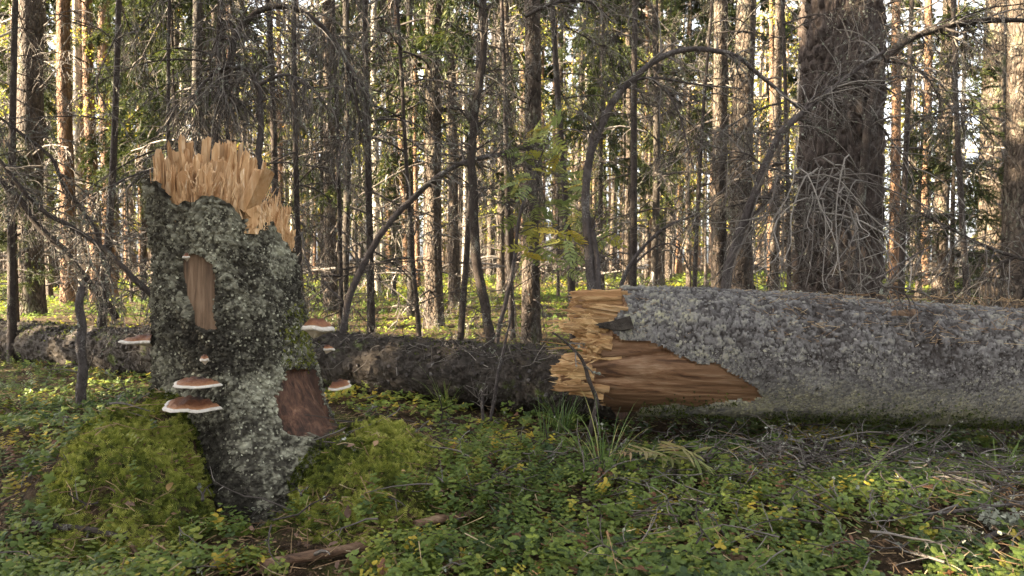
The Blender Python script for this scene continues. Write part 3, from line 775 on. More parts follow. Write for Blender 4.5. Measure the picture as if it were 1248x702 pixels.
plates_on(Vt, np.transpose(okl & (np.sin(PH) < .25)), 7500, (.0026, .0075), r, mb, 1, big_log, LO, 0, 'bark_plate', plate_mesh_cache, tint_log, 1)
o = obj('bark_crust', mb.mesh('log_crust', False), M['bark_plate'], big_log); o['kind'] = 'stuff'
# torn end of the log
nr_ = 30
rho = np.linspace(0, 1, nr_); RH, PC = np.meshgrid(rho, ph[::2], indexing='ij')
eu = np.interp(PC.ravel(), ph, [float(U[:, j][np.argmax(~gone[:, j])]) for j in range(nphi)], period=2 * pi).reshape(PC.shape)
yy, zz = RH * .25 * np.cos(PC), RH * .25 * np.sin(PC)
cell = worley(np.stack([yy * 22, zz * 55, yy * 0], -1), 5)[2]; fine = worley(np.stack([yy * 60, zz * 140, yy * 0], -1), 6)[2]
uc = eu * (.35 + .65 * RH) + .06 * (1 - RH) - cell * .10 * (1 - RH ** 4) - fine * .03 + .01
Ve = log_pt(uc, PC, RH * .25)
ii = np.arange(RH.size).reshape(RH.shape); jj = np.roll(ii, -1, 1)
obj('torn_core', mesh('log_core', Ve.reshape(-1, 3) - LO, np.stack([ii[:-1], ii[1:], jj[1:], jj[:-1]], -1).reshape(-1, 4), np.clip((1 - fine.ravel()) * .4, 0, 1), False), M['log_wood'], big_log)
for i in range(200):
    ph_ = r.uniform(-1.2, 1.9); rd = .25 * r.uniform(.45, 1.0) ** .6
    b0 = log_pt(np.array(.18), np.array(ph_), np.array(rd)); py_ = PX(b0)[1]
    tgt = np.interp(py_, [a for a, b in END], [b for a, b in END]) + r.uniform(0, 26) * r.random()
    uu = (tgt + 6 - 712) / F_PX * 3.3
    start = uu + r.uniform(.06, .16)
    a = log_pt(np.array(start), np.array(ph_), np.array(rd)); b = log_pt(np.array(uu), np.array(ph_ + r.normal() * .05), np.array(rd + r.normal() * .008))
    V, F4, F3 = splinter(r, r.uniform(.006, .028), r.uniform(.003, .010), np.linalg.norm(b - a), .3, 8, r.uniform(.3, .95))
    V = V @ frame_from(b - a, np.cos(ph_ + pi / 2) * lfr + np.sin(ph_ + pi / 2) * lup).T + a
    obj('splinter', mesh('log_splinter', V - LO, [F4, F3], np.full(len(V), np.clip(r.normal(.3, .3), 0, .95)), False), M['log_wood'], big_log)
lw = M['log_wood']
ends = [((768, 366), (694, 368), .05, 3.20), ((762, 384), (687, 378), .05, 3.13), ((745, 398), (690, 396), .05, 3.10), ((738, 424), (706, 415), .04, 3.08), ((722, 452), (674, 450), .04, 3.07), ((720, 466), (672, 464), .04, 3.07), ((735, 478), (690, 473), .04, 3.09), ((728, 432), (702, 428), .02, 3.07), ((762, 370), (700, 360), .05, 3.26)]
for i in range(70):
    (xa, ya), (xb, yb), w, dd = ends[i % 9]; dy = r.normal() * 5
    px_splinter((xa + r.uniform(-12, 8), ya + dy), (xb + r.uniform(-3, 26), yb + dy + r.normal() * 2), dd + r.uniform(-.01, .03), dd + r.uniform(-.02, .02), w * r.uniform(.25, .95), r.uniform(.008, .02), .28, 460 + i, big_log, LO, lw, x_hint=(0, .2 * r.normal(), 1), tint=np.clip(r.normal(.28, .3), 0, .95), tp=r.uniform(.55, .98))
for i in range(26):
    px_, py_ = r.uniform(690, 735), r.uniform(365, 478)
    px_splinter((px_, py_), (px_ - r.uniform(8, 34), py_ + r.normal() * 7), 3.05, 3.02, r.uniform(.003, .008), .003, .3, 300 + i, big_log, LO, lw, 'shred', (0, 0, 1), r.uniform(0, .15), .4)
# torn pale strip and dark bark flake on the upper side by the break, wet dark bark by the torn edge
px_splinter((775, 360), (728, 364), 3.26, 3.25, .055, .02, .1, 90, big_log, LO, M['peeled_wood'], 'bark_strip', (0, 1, 0), 0, .9)
px_splinter((784, 354), (742, 355), 3.28, 3.27, .06, .02, .1, 91, big_log, LO, M['dark_bark'], 'bark_strip', (0, 1, 0), 0, .9)
px_splinter((770, 392), (728, 404), 3.07, 3.06, .07, .012, .3, 92, big_log, LO, M['dark_bark'], 'bark_strip', (0, .3, 1), 0, .5)
px_splinter((1118, 381), (1085, 380), 2.99, 2.99, .03, .01, .3, 93, big_log, LO, M['peeled_wood'], 'wood_scar', (0, .3, 1), 0, .6)
# dark moss along the underside, also darkening it in place of shade
n_ = 5200; uu = r.uniform(.25, 2.6, n_); pp = np.clip(r.normal(-1.05, .28, n_), -1.6, -.35); ss = vnoise(np.stack([uu * 4, pp * 3, pp * 0], -1), 5) > -.25
a = log_pt(uu[ss], pp[ss], np.full(ss.sum(), .275)); nm = np.cos(pp[ss])[:, None] * lfr + np.sin(pp[ss])[:, None] * lup
v_, f_ = moss_sprigs(a - LO, nm, r, (.006, .016))
o = obj('moss', mesh('log_moss', v_, f_, np.repeat(r.uniform(0, .4, len(a)), 7), False), M['moss'], big_log); o['kind'] = 'stuff'
# needles lying on the log
nn = 620; uu = r.uniform(.15, 2.3, nn); pp = r.uniform(.35, 1.7, nn)
a = log_pt(uu, pp, np.full(nn, .292)); dr = nrm(r.normal(size=(nn, 3)) * [1, .6, .3])
ln = np.where(r.random(nn) < .15, .045, .018)[:, None]; Pn = np.stack([a - dr * ln, a + lfr * .002, a + dr * ln], 1)
v_, f_ = tubes(Pn, np.full((nn, 3), .0011), 3)
o = obj('fallen_needles', mesh('log_needles', v_ - LO, f_, np.repeat(r.uniform(.4, 1, nn), 9), False), M['litter'], big_log); o['kind'] = 'stuff'

# ------------------------------------------------------------------ dark mossy log running away behind the stump
DA, DB = P(760, 462, 3.72), P(-130, 400, 6.55)
DA[2] = H(DA[0], DA[1]) + .15; 
mid = P(420, 432, 4.55)
DB[2] = H(DB[0], DB[1]) + .17
ddir = nrm(DB - DA); D_len = np.linalg.norm(DB - DA)
dup_ = nrm(np.array([0, 0, 1.]) - ddir * ddir[2]); dfr = np.cross(dup_, ddir); dfr = dfr if dfr[1] < 0 else -dfr
nu2, nph2 = 420, 100
U, PH = np.meshgrid(np.linspace(0, D_len, nu2), np.linspace(-pi, pi, nph2, endpoint=False), indexing='ij')
Rd = .165 + .02 * np.sin(U * .9) * .5 + .0 * U
def dlog_pt(u, phi, rad): 
    sag = (.05 * np.sin(u * 1.1))[..., None] * dup_ * .5
    return DA + u[..., None] * ddir + sag + rad[..., None] * (np.cos(phi)[..., None] * dfr + np.sin(phi)[..., None] * dup_)
q = np.stack([U * .8, np.cos(PH) * .17, np.sin(PH) * .17], -1)
w1, w2, wc = worley(q * 24 + fbm(q * 10, 3, 4)[..., None], 23)
disp = .016 * smooth(.02, .3, w2 - w1) * (.4 + wc) + fbm(q * 6, 4, 25) * .022 + fbm(q * 50, 2, 26) * .006
Vd = dlog_pt(U, PH, Rd + disp)
di = np.arange(nu2 * nph2).reshape(nu2, nph2); dj = np.roll(di, -1, 1)
DO = np.array([DA[0], DA[1], 0.])
dlog = thing('fallen_log', 'thin dark mossy fallen trunk lying behind the stump, littered with twigs', 'log', DO)
obj('bark', mesh('dark_log', Vd.reshape(-1, 3) - DO, np.stack([di[:-1], dj[:-1], dj[1:], di[1:]], -1).reshape(-1, 4)), M['dark_bark'], dlog)
ang = np.linspace(0, 2 * pi, nph2, endpoint=False)
cap_v = np.concatenate([[Vd[0].mean(0)], Vd[0]]); cap_f = np.array([[0, 1 + (k + 1) % nph2, 1 + k] for k in range(nph2)])
obj('end_wood', mesh('dark_log_end', cap_v - DO, cap_f, np.zeros(len(cap_v))), M['rotten_wood'], dlog)
r = np.random.default_rng(41); mb = MB()
okd = (np.cos(PH) > -.5)
plates_on(np.transpose(Vd, (1, 0, 2))[:, ::-1], np.transpose(okd)[:, ::-1], 3200, (.006, .017), r, mb, 1, dlog, DO, 0, 'bark_plate', plate_mesh_cache, lambda p, r: np.clip(.12 + fbm(p * 7, 3, 47) * .25 + r.normal(size=len(p)) * .10, 0, .7), 1.2)
o = obj('bark_crust', mb.mesh('dark_crust', False), M['bark_plate'], dlog); o['kind'] = 'stuff'
n_ = 2600; uu = r.uniform(0, D_len, n_); pp = r.normal(1.2, .7, n_); ss = vnoise(np.stack([uu * 3, pp, pp * 0], -1), 5) > -.1
a = dlog_pt(uu[ss], pp[ss], np.full(ss.sum(), .178)); nm = np.cos(pp[ss])[:, None] * dfr + np.sin(pp[ss])[:, None] * dup_
v_, f_ = moss_sprigs(a - DO, nm, r, (.008, .02))
o = obj('moss', mesh('dark_log_moss', v_, f_, np.repeat(r.uniform(0, .55, len(a)), 7), False), M['moss'], dlog); o['kind'] = 'stuff'
# twigs and needles strewn on it
n_ = 420; uu = r.uniform(0, 3.6, n_); pp = r.normal(1.1, .6, n_)
a = dlog_pt(uu, pp, np.full(n_, .19)); dr = nrm(r.normal(size=(n_, 3)) * [1, .7, .5]); LL = r.uniform(.02, .12, n_)[:, None]
Pn = np.stack([a - dr * LL, a - dr * LL * .3 + r.normal(size=a.shape) * .01, a + dr * LL * .4 + r.normal(size=a.shape) * .01, a + dr * LL], 1)
v_, f_ = tubes(Pn, taper(n_, 4, .0028, .001, r), 3)
o = obj('strewn_twigs', mesh('strewn', v_ - DO, f_, np.repeat(r.uniform(.3, .9, n_), 12), False), M['twig'], dlog); o['kind'] = 'stuff'

# ------------------------------------------------------------------ dead branches and saplings traced from the photograph
def dead_branch(name, label, cat, pts, d, r0, r1, mat='limb', n1=14, l1=(.15, .5), n2=40, l2=(.06, .25), droop=.8, seed=0, t0=.25, lich=120, side=6, tin=(.3, .9), n3=0, extra=(), group=None):
    r = np.random.default_rng(seed)
    pts = np.array(pts, float); dd = np.linspace(*d, len(pts)) if isinstance(d, tuple) else np.full(len(pts), d)
    main = resample(P(pts[:, 0], pts[:, 1], dd), max(12, 4 * len(pts)))
    main = main + fbm(main * 9, 2, seed + 3)[:, None] * np.array([.012, .012, .004])
    base = main[0].copy()
    root = thing(name, label, cat, base, group)
    rad = np.linspace(0, 1, len(main)); rad = r0 * (1 - rad) ** .8 + r1 * rad ** .8
    rad = rad * (1 + .15 * vnoise(main * 25, seed)) * .84
    v, f = tubes(main, rad, 9); obj('limb', mesh('limb', v - base, f), M[mat], root)
    for e, (ep, er0, er1) in enumerate(extra):
        ep = np.array(ep, float); de = np.interp(ep[:, 1], np.sort(pts[:, 1]), dd[np.argsort(pts[:, 1])]) if isinstance(d, tuple) else np.full(len(ep), d)
        l = resample(P(ep[:, 0], ep[:, 1], de), 14); rr = np.linspace(er0, er1, 14)
        v, f = tubes(l, rr, 6); obj('side_branch', mesh('side_branch', v - base, f), M[mat], root)
        main_e = l[None]
        tw = grow(main_e, max(6, n1 // 2), .1, 1, *l1, .5, 1.3, droop, 6, r)
        v, f = tubes(tw, taper(len(tw), 6, .0035, .0012, r), 4); mbx = MB().add(v - base, f, np.repeat(r.uniform(*tin, len(tw)), 24))
        t2 = grow(tw, len(tw) * 4, .1, 1, *l2, .5, 1.2, droop, 5, r); v, f = tubes(t2, taper(len(t2), 5, .0020, .0009, r), 3)
        mbx.add(v - base, f, np.repeat(r.uniform(*tin, len(t2)), 15)); obj('twigs', mbx.mesh('twigs', True), M['twig'], root)['kind'] = 'stuff'
    if n1:
        mb = MB()
        tw = grow(main[None], n1, t0, 1, *l1, .5, 1.3, droop, 8, r)
        v, f = tubes(tw, taper(n1, 8, max(.004, r0 * .2), .0014, r), 5); mb.add(v - base, f, np.repeat(r.uniform(*tin, n1), 40))
        allp = [tw]
        if n2:
            t2 = grow(tw, n2, .1, 1, *l2, .5, 1.3, droop, 6, r); v, f = tubes(t2, taper(n2, 6, .0024, .0009, r), 3)
            mb.add(v - base, f, np.repeat(r.uniform(*tin, n2), 18))
            if n3:
                t3 = grow(t2, n3, .1, 1, l2[0] * .5, l2[1] * .5, .5, 1.2, droop, 5, r); v, f = tubes(t3, taper(n3, 5, .0015, .0007, r), 3)
                mb.add(v - base, f, np.repeat(r.uniform(*tin, n3), 15))
            obj('twigs', mb.mesh('twigs', True), M['twig'], root)['kind'] = 'stuff'
            if lich:
                v, f = flecks(t2, lich, r, (.0025, .008)); o = obj('lichen', mesh('lichen', v - base, f, np.repeat(r.uniform(0, 1, lich), 5), False), M['lichen'], root); o['kind'] = 'stuff'
        else: obj('twigs', mb.mesh('twigs', True), M['twig'], root)
    return root

B = dead_branch
B('dead_branch', 'grey dead branch arching high over the broken end of the thick log', 'branch',
  [(722, 500), (722, 362), (719, 330), (715, 280), (714, 240), (716, 200), (722, 178), (735, 150), (752, 118), (778, 90), (805, 70), (840, 60), (870, 62), (900, 70), (925, 90), (950, 112), (972, 132)], 3.9, .030, .007, 'limb', 26, (.12, .45), 150, (.06, .28), .5, 1, .35, 260,
  extra=[([(752, 118), (775, 98), (800, 95), (850, 103), (905, 108)], .009, .004), ([(795, 96), (815, 115), (828, 140), (835, 165), (845, 205)], .007, .003), ([(728, 362), (727, 320), (722, 285), (722, 266)], .022, .014), ([(716, 200), (722, 160), (735, 135), (740, 110)], .006, .003)])
B('dead_branch', 'dead grey-barked limb rising behind the thick log before the widest trunk', 'branch',
  [(885, 480), (885, 350), (893, 310), (906, 270), (919, 240), (931, 205), (950, 165), (975, 140), (1010, 112), (1040, 88), (1078, 62)], 4.2, .034, .010, 'limb', 34, (.2, .6), 260, (.08, .35), .7, 2, .3, 300,
  extra=[([(905, 275), (925, 255), (950, 235), (985, 213)], .010, .004), ([(931, 205), (915, 190), (895, 185), (870, 195)], .006, .003), ([(975, 140), (990, 120), (1010, 100), (1030, 90)], .006, .003)])
B('dead_branch', 'dark crooked limb climbing the widest trunk and reaching out high beside it', 'branch',
  [(1040, 470), (1040, 300), (1050, 240), (1055, 185), (1060, 135), (1074, 82), (1100, 53), (1140, 36), (1190, 26), (1248, 25), (1320, 32)], 4.7, .034, .014, 'dark_limb', 40, (.2, .7), 300, (.08, .3), 1.1, 3, .35, 200,
  extra=[([(1062, 77), (1090, 76), (1120, 85), (1140, 110), (1150, 140)], .010, .004), ([(1140, 36), (1165, 45), (1180, 30)], .006, .003), ([(1060, 130), (1085, 170), (1110, 200), (1140, 240)], .008, .003)])
B('leaning_dead_stem', 'grey dead stem leaning over the dark trunk towards the sapling', 'dead tree',
  [(408, 450), (420, 392), (430, 350), (455, 300), (480, 265), (510, 235), (545, 208), (572, 196), (600, 190), (628, 182), (652, 171)], 4.75, .028, .010, 'limb', 46, (.2, .6), 320, (.08, .35), .9, 4, .2, 420,
  extra=[([(598, 190), (618, 190), (640, 198), (655, 205)], .010, .004), ([(425, 375), (400, 350), (380, 335)], .008, .003)])
B('dead_sapling', 'slim dark dead sapling standing upright behind the dark trunk', 'dead tree',
  [(606, 480), (599, 415), (590, 370), (582, 320), (578, 270), (576, 220), (574, 180), (580, 130), (588, 80), (590, 40), (589, 0), (585, -70)], 4.25, .034, .018, 'dark_limb', 50, (.12, .4), 320, (.06, .25), .9, 5, .4, 300, tin=(.2, .85), n3=300)
B('dead_branch', 'small bleached branch curving up behind the log beneath the tall arch', 'branch',
  [(748, 400), (757, 350), (770, 320), (790, 295), (815, 275), (848, 262)], 4.9, .020, .007, 'limb', 10, (.1, .4), 40, (.06, .25), .6, 6, .4, 60, extra=[([(775, 320), (800, 300), (825, 300), (840, 330), (848, 355)], .008, .003)])
B('dead_branch', 'thick grey bough bending down behind the splintered stump top', 'branch',
  [(318, 215), (317, 150), (316, 120), (312, 102), (304, 88), (290, 82), (268, 85), (245, 105), (237, 120)], 3.7, .020, .006, 'limb', 40, (.15, .5), 300, (.06, .3), 1.4, 8, .1, 400,
  extra=[([(315, 104), (338, 93), (355, 92), (375, 106), (398, 124)], .010, .003), ([(268, 85), (264, 55), (268, 28), (277, 18), (288, 24)], .008, .004), ([(268, 88), (275, 110), (282, 125)], .005, .002), ([(237, 118), (243, 150), (247, 175)], .005, .002)])
B('dead_branch', 'dark lichen-hung bough arching over behind the stump', 'branch',
  [(262, 240), (268, 130), (280, 68), (292, 35), (320, 12), (350, 8), (380, 22), (405, 45), (420, 72), (432, 110), (440, 160)], 3.95, .024, .006, 'dark_limb', 60, (.2, .7), 420, (.08, .3), 1.7, 9, .15, 900, n3=300)
B('dead_branch', 'thickest dark dead bough slanting down to the mossy trunk beside the stump', 'branch',
  [(-40, 160), (-8, 205), (8, 224), (30, 250), (52, 280), (80, 308), (110, 345), (143, 388)], 4.7, .014, .028, 'dark_limb', 46, (.15, .55), 320, (.06, .3), .5, 10, .0, 500)
B('dead_branch', 'second dark bough slanting down towards the stump flank', 'branch',
  [(-20, 170), (15, 215), (52, 256), (100, 284), (136, 312), (165, 340), (192, 366)], 4.3, .010, .020, 'dark_limb', 40, (.15, .5), 260, (.06, .3), .6, 11, .0, 500)
B('dead_branch', 'thin dark bough crossing above the two slanting boughs by the stump', 'branch',
  [(-20, 130), (0, 144), (60, 190), (80, 228), (108, 268), (124, 304), (128, 365)], 4.5, .008, .014, 'dark_limb', 40, (.15, .5), 260, (.06, .3), .8, 12, .0, 500)
B('dead_branch', 'thin arched twig standing above the leaning grey stem', 'branch',
  [(410, 230), (415, 185), (426, 165), (446, 150), (475, 145), (505, 151), (530, 170), (542, 192)], 5.0, .010, .004, 'limb', 14, (.1, .35), 60, (.05, .2), 1.2, 13, .1, 80)
B('dead_branch', 'thin bare stick leaning up against the dark trunk', 'branch',
  [(594, 524), (603, 480), (611, 440), (617, 410), (622, 380)], (3.62, 3.6), .012, .004, 'limb', 6, (.05, .2), 14, (.04, .12), .2, 14, .3, 30, extra=[([(590, 522), (588, 500), (589, 478)], .009, .008)])
B('dead_branch', 'crooked dark stick hanging at the torn end of the log', 'branch',
  [(674, 405), (692, 420), (706, 434), (712, 448), (717, 465), (729, 487), (724, 510), (712, 560)], 3.0, .005, .012, 'dark_limb', 6, (.05, .2), 14, (.04, .12), .2, 15, .1, 20)
B('dead_branch', 'dark twiggy bough spreading high above the grey arch', 'branch',
  [(640, 20), (665, 8), (690, 1), (715, 2), (732, 12), (746, 28)], 5.0, .016, .006, 'dark_limb', 30, (.2, .6), 200, (.08, .3), 1.1, 16, .1, 300, extra=[([(690, 33), (715, 46), (736, 56), (755, 40), (772, 25)], .005, .003)])
B('dead_branch', 'dark drooping branch reaching in beside the widest trunk, low down', 'branch',
  [(1300, 330), (1248, 316), (1200, 300), (1165, 282), (1130, 264), (1105, 252)], 4.9, .016, .005, 'dark_limb', 34, (.15, .6), 200, (.06, .3), 1.1, 17, .1, 200, extra=[([(1240, 312), (1220, 322), (1200, 345), (1185, 352)], .010, .004)])
B('dead_branch', 'pale twiggy branch lying across the far end of the log', 'branch',
  [(1135, 300), (1100, 320), (1070, 345), (1108, 362), (1118, 385)], 2.95, .004, .002, 'limb', 10, (.08, .25), 30, (.04, .15), .7, 18, .0, 30)
B('dead_branch', 'sunlit bare branch with pale bent twigs by the reddish trunks', 'branch',
  [(150, 30), (120, 90), (128, 128), (150, 150), (175, 128), (200, 110)], 6.0, .007, .003, 'limb', 12, (.1, .4), 50, (.06, .25), .6, 19, .1, 50, tin=(.6, 1))
# drooping fan of bare twigs in front of the widest trunk
r = np.random.default_rng(77)
fan = thing('twig_fan', 'dense fan of bare drooping twigs hanging before the widest trunk', 'branch', P(985, 214, 4.1))
fb = P(985, 214, 4.1)
limbs = []
for i in range(80):
    t_ = r.random(); x0, y0 = 935 + 125 * t_ + r.normal() * 6, 225 + 60 * (t_ - .45) ** 2 * 4 + r.normal() * 22
    dx = r.normal() * 55 + (20 if r.random() < .7 else -40); dy = r.uniform(25, 150)
    pts = np.array([(x0, y0), (x0 + dx * .4, y0 + r.uniform(-14, 14)), (x0 + dx * .8, y0 + dy * .35 + r.normal() * 8), (x0 + dx + r.normal() * 18, y0 + dy * .75), (x0 + dx * r.uniform(.3, 1.4), y0 + dy)])
    pts[:, 1] = np.minimum(pts[:, 1], 356)
    limbs.append(resample(P(pts[:, 0], pts[:, 1], np.linspace(4.1, 4.1 + r.uniform(-.5, .5), 5)), 12))
limbs = np.array(limbs)
v, f = tubes(limbs, taper(80, 12, .0045, .0018, r), 5); mb = MB().add(v - fb, f, np.repeat(r.uniform(.45, .95, 80), 60))
t2 = grow(limbs, 240, .1, 1, .05, .25, .4, 1.1, .7, 6, r); v, f = tubes(t2, taper(240, 6, .0022, .001, r), 3); mb.add(v - fb, f, np.repeat(r.uniform(.4, .95, 240), 18))
obj('twigs', mb.mesh('fan_twigs'), M['twig'], fan)['kind'] = 'stuff'
stem = resample(P(np.array([1040, 1020, 990, 955, 935.]), np.array([300, 250, 222, 215, 240.]), 4.15), 16); v, f = tubes(stem, np.linspace(.012, .006, 16), 6)
obj('limb', mesh('fan_limb', v - fb, f), M['limb'], fan)
# grey stake left of the stump
B('dead_stake', 'short grey snapped stake standing in the moss near the dark trunk', 'dead tree',
  [(97, 500), (99, 470), (101, 440), (98, 400), (97, 375), (96, 350)], 4.0, .028, .022, 'limb', 8, (.05, .25), 20, (.04, .12), .3, 20, .2, 40)

# ------------------------------------------------------------------ trees
def trunk_mesh(rad, h, r, sides=14, rings=26, wob=.03, flare=.35, disp=.03, top=.35):
    z = np.linspace(0, 1, rings) ** 1.3 * h; a = np.linspace(0, 2 * pi, sides, endpoint=False)
    Z, A_ = np.meshgrid(z, a, indexing='ij')
    R = rad * (1 - (1 - top) * Z / h) * (1 + flare * np.exp(-Z / .35) * (1 + .5 * np.cos(A_ * 3 + r.uniform(0, 6))))
    q = np.stack([np.cos(A_) * 3, np.sin(A_) * 3, Z * 1.2], -1) + r.uniform(0, 50)
    R = R * (1 + fbm(q, 3, 2) * disp * 2)
    cx = wob * np.sin(Z * .5 + r.uniform(0, 6)) + wob * .5 * np.sin(Z * 1.3 + r.uniform(0, 6)); cx -= cx[0]
    V = np.stack([cx + R * np.cos(A_), R * np.sin(A_) + cx * .3, Z - .15], -1)
    i = np.arange(rings * sides).reshape(rings, sides); j = np.roll(i, -1, 1)
    return mesh('trunk', V.reshape(-1, 3), np.stack([i[:-1], j[:-1], j[1:], i[1:]], -1).reshape(-1, 4))

def furrowed_trunk(rad, h, r):
    z = np.concatenate([np.linspace(0, 3.3, 280), np.linspace(3.3, h, 40)[1:]]); a = np.linspace(0, 2 * pi, 190, endpoint=False)
    Z, A_ = np.meshgrid(z, a, indexing='ij')
    R = rad * (1 - .55 * Z / h) * (1 + .30 * np.exp(-Z / .5) * (1 + .6 * np.cos(A_ * 4 + 1))) * (1 + .03 * np.cos(A_ * 3 + Z))
    q = np.stack([np.cos(A_) * rad, np.sin(A_) * rad, Z * .30], -1); q = q + fbm(q * 9, 3, 4)[..., None] * .022
    w1, w2, wc = worley(q * 24, 3); v1, v2, vc = worley(q * np.array([60, 60, 110]), 5)
    R = R + .040 * smooth(.03, .42, w2 - w1) * (.5 + .7 * wc) + .008 * smooth(0, .3, v2 - v1) * (.3 + vc) + fbm(q * 60, 3, 6) * .006
    V = np.stack([R * np.cos(A_), R * np.sin(A_), Z - .15], -1); i = np.arange(R.size).reshape(R.shape); j = np.roll(i, -1, 1)
    return mesh('trunk', V.reshape(-1, 3), np.stack([i[:-1], j[:-1], j[1:], i[1:]], -1).reshape(-1, 4))

def dead_twigs_mesh(seed, n=26, z0=.5, z1=8, lmin=.4, lmax=1.6, nc=7, ng=3, rad=.05, droop=.7, sc=1.0, tin=(.1, .8), fl=0):
    r = np.random.default_rng(seed)
    z = r.uniform(z0, z1, n); a = r.uniform(0, 2 * pi, n); L = r.uniform(lmin, lmax, n)
    K = 7; pts = [np.stack([rad * np.cos(a), rad * np.sin(a), z], -1)]
    d = np.stack([np.cos(a), np.sin(a), r.uniform(-.4, .5, n)], -1)
    for k in range(K - 1):
        d = nrm(d + np.array([0, 0, -droop / (K - 1)]) + r.normal(size=d.shape) * .10); pts.append(pts[-1] + d * (L / (K - 1))[:, None])
    m = np.stack(pts, 1); mb = MB()
    v, f = tubes(m, taper(n, K, .009 * sc, .003 * sc, r), 4); mb.add(v, f, np.repeat(r.uniform(*tin, n), K * 4))
    t1 = grow(m, n * nc, .15, 1, .12, .6, .5, 1.2, droop * 1.4, 6, r, .3, .3); v, f = tubes(t1, taper(len(t1), 6, .0042 * sc, .0018 * sc, r), 3); mb.add(v, f, np.repeat(r.uniform(*tin, len(t1)), 18))
    t2 = grow(t1, n * nc * ng, .1, 1, .06, .28, .5, 1.2, droop * 1.4, 4, r, .3); v, f = tubes(t2, taper(len(t2), 4, .0030 * sc, .0014 * sc, r), 3); mb.add(v, f, np.repeat(r.uniform(*tin, len(t2)), 12))
    me = mb.mesh('dead_branches'); me.materials.append(M['twig'])
    fm = None
    if fl:
        v, f = flecks(t2, fl, r, (.003, .010)); fm = mesh('lichen', v, f, np.repeat(r.uniform(0, 1, fl), 5), False); fm.materials.append(M['lichen'])
    return me, fm
FAR_TW = [dead_twigs_mesh(200 + k, 30, .4, 9, .4, 1.7, 6, 3, .08, .6, 1.6, (.2, .95))[0] for k in range(5)]
def branch_mesh(seed, nc=13, ng=60, droop=1.3):
    """one dead spruce branch a metre long along +x, with its hanging twigs"""
    r = np.random.default_rng(seed); K = 8; d = np.array([1, 0, r.uniform(-.1, .5)]); pts = [np.zeros(3)]
    for k in range(K - 1):
        d = nrm(d + np.array([0, 0, -droop * .7 / (K - 1)]) + r.normal(size=3) * .10); pts.append(pts[-1] + d / (K - 1))
    m = np.stack(pts)[None]; mb = MB()
    v, f = tubes(m, taper(1, K, .009, .003), 5); mb.add(v, f, r.uniform(.1, .5))
    t1 = grow(m, nc, .1, 1, .15, .6, .5, 1.2, droop, 7, r, .3, .3); v, f = tubes(t1, taper(nc, 7, .0036, .0014, r), 4); mb.add(v, f, np.repeat(r.uniform(.15, .9, nc), 28))
    t2 = grow(t1, ng, .1, 1, .06, .28, .5, 1.2, droop, 5, r, .3); v, f = tubes(t2, taper(ng, 5, .0021, .0010, r), 3); mb.add(v, f, np.repeat(r.uniform(.15, .9, ng), 15))
    me = mb.mesh('dead_branch'); me.materials.append(M['twig'])
    v, f = flecks(t2, 60, r, (.003, .010)); fm = mesh('lichen', v, f, np.repeat(r.uniform(0, 1, 60), 5), False); fm.materials.append(M['lichen'])
    return me, fm
BRANCH = [branch_mesh(220 + k) for k in range(12)]
def near_branches(t, n, z0, z1, l0, l1, rad, seed):
    r = np.random.default_rng(seed)
    for k in range(n):
        a = r.uniform(0, 2 * pi); v = BRANCH[r.integers(0, 12)]; L = r.uniform(l0, l1)
        o = obj('dead_branch', v[0], None, t, (rad * .7 * math.cos(a), rad * .7 * math.sin(a), r.uniform(z0, z1)), (0, r.uniform(-.3, .4), a), L)
        c = obj('lichen', v[1], None, o); c['kind'] = 'stuff'
NEAR_TW = [26, 28, 22, 28]

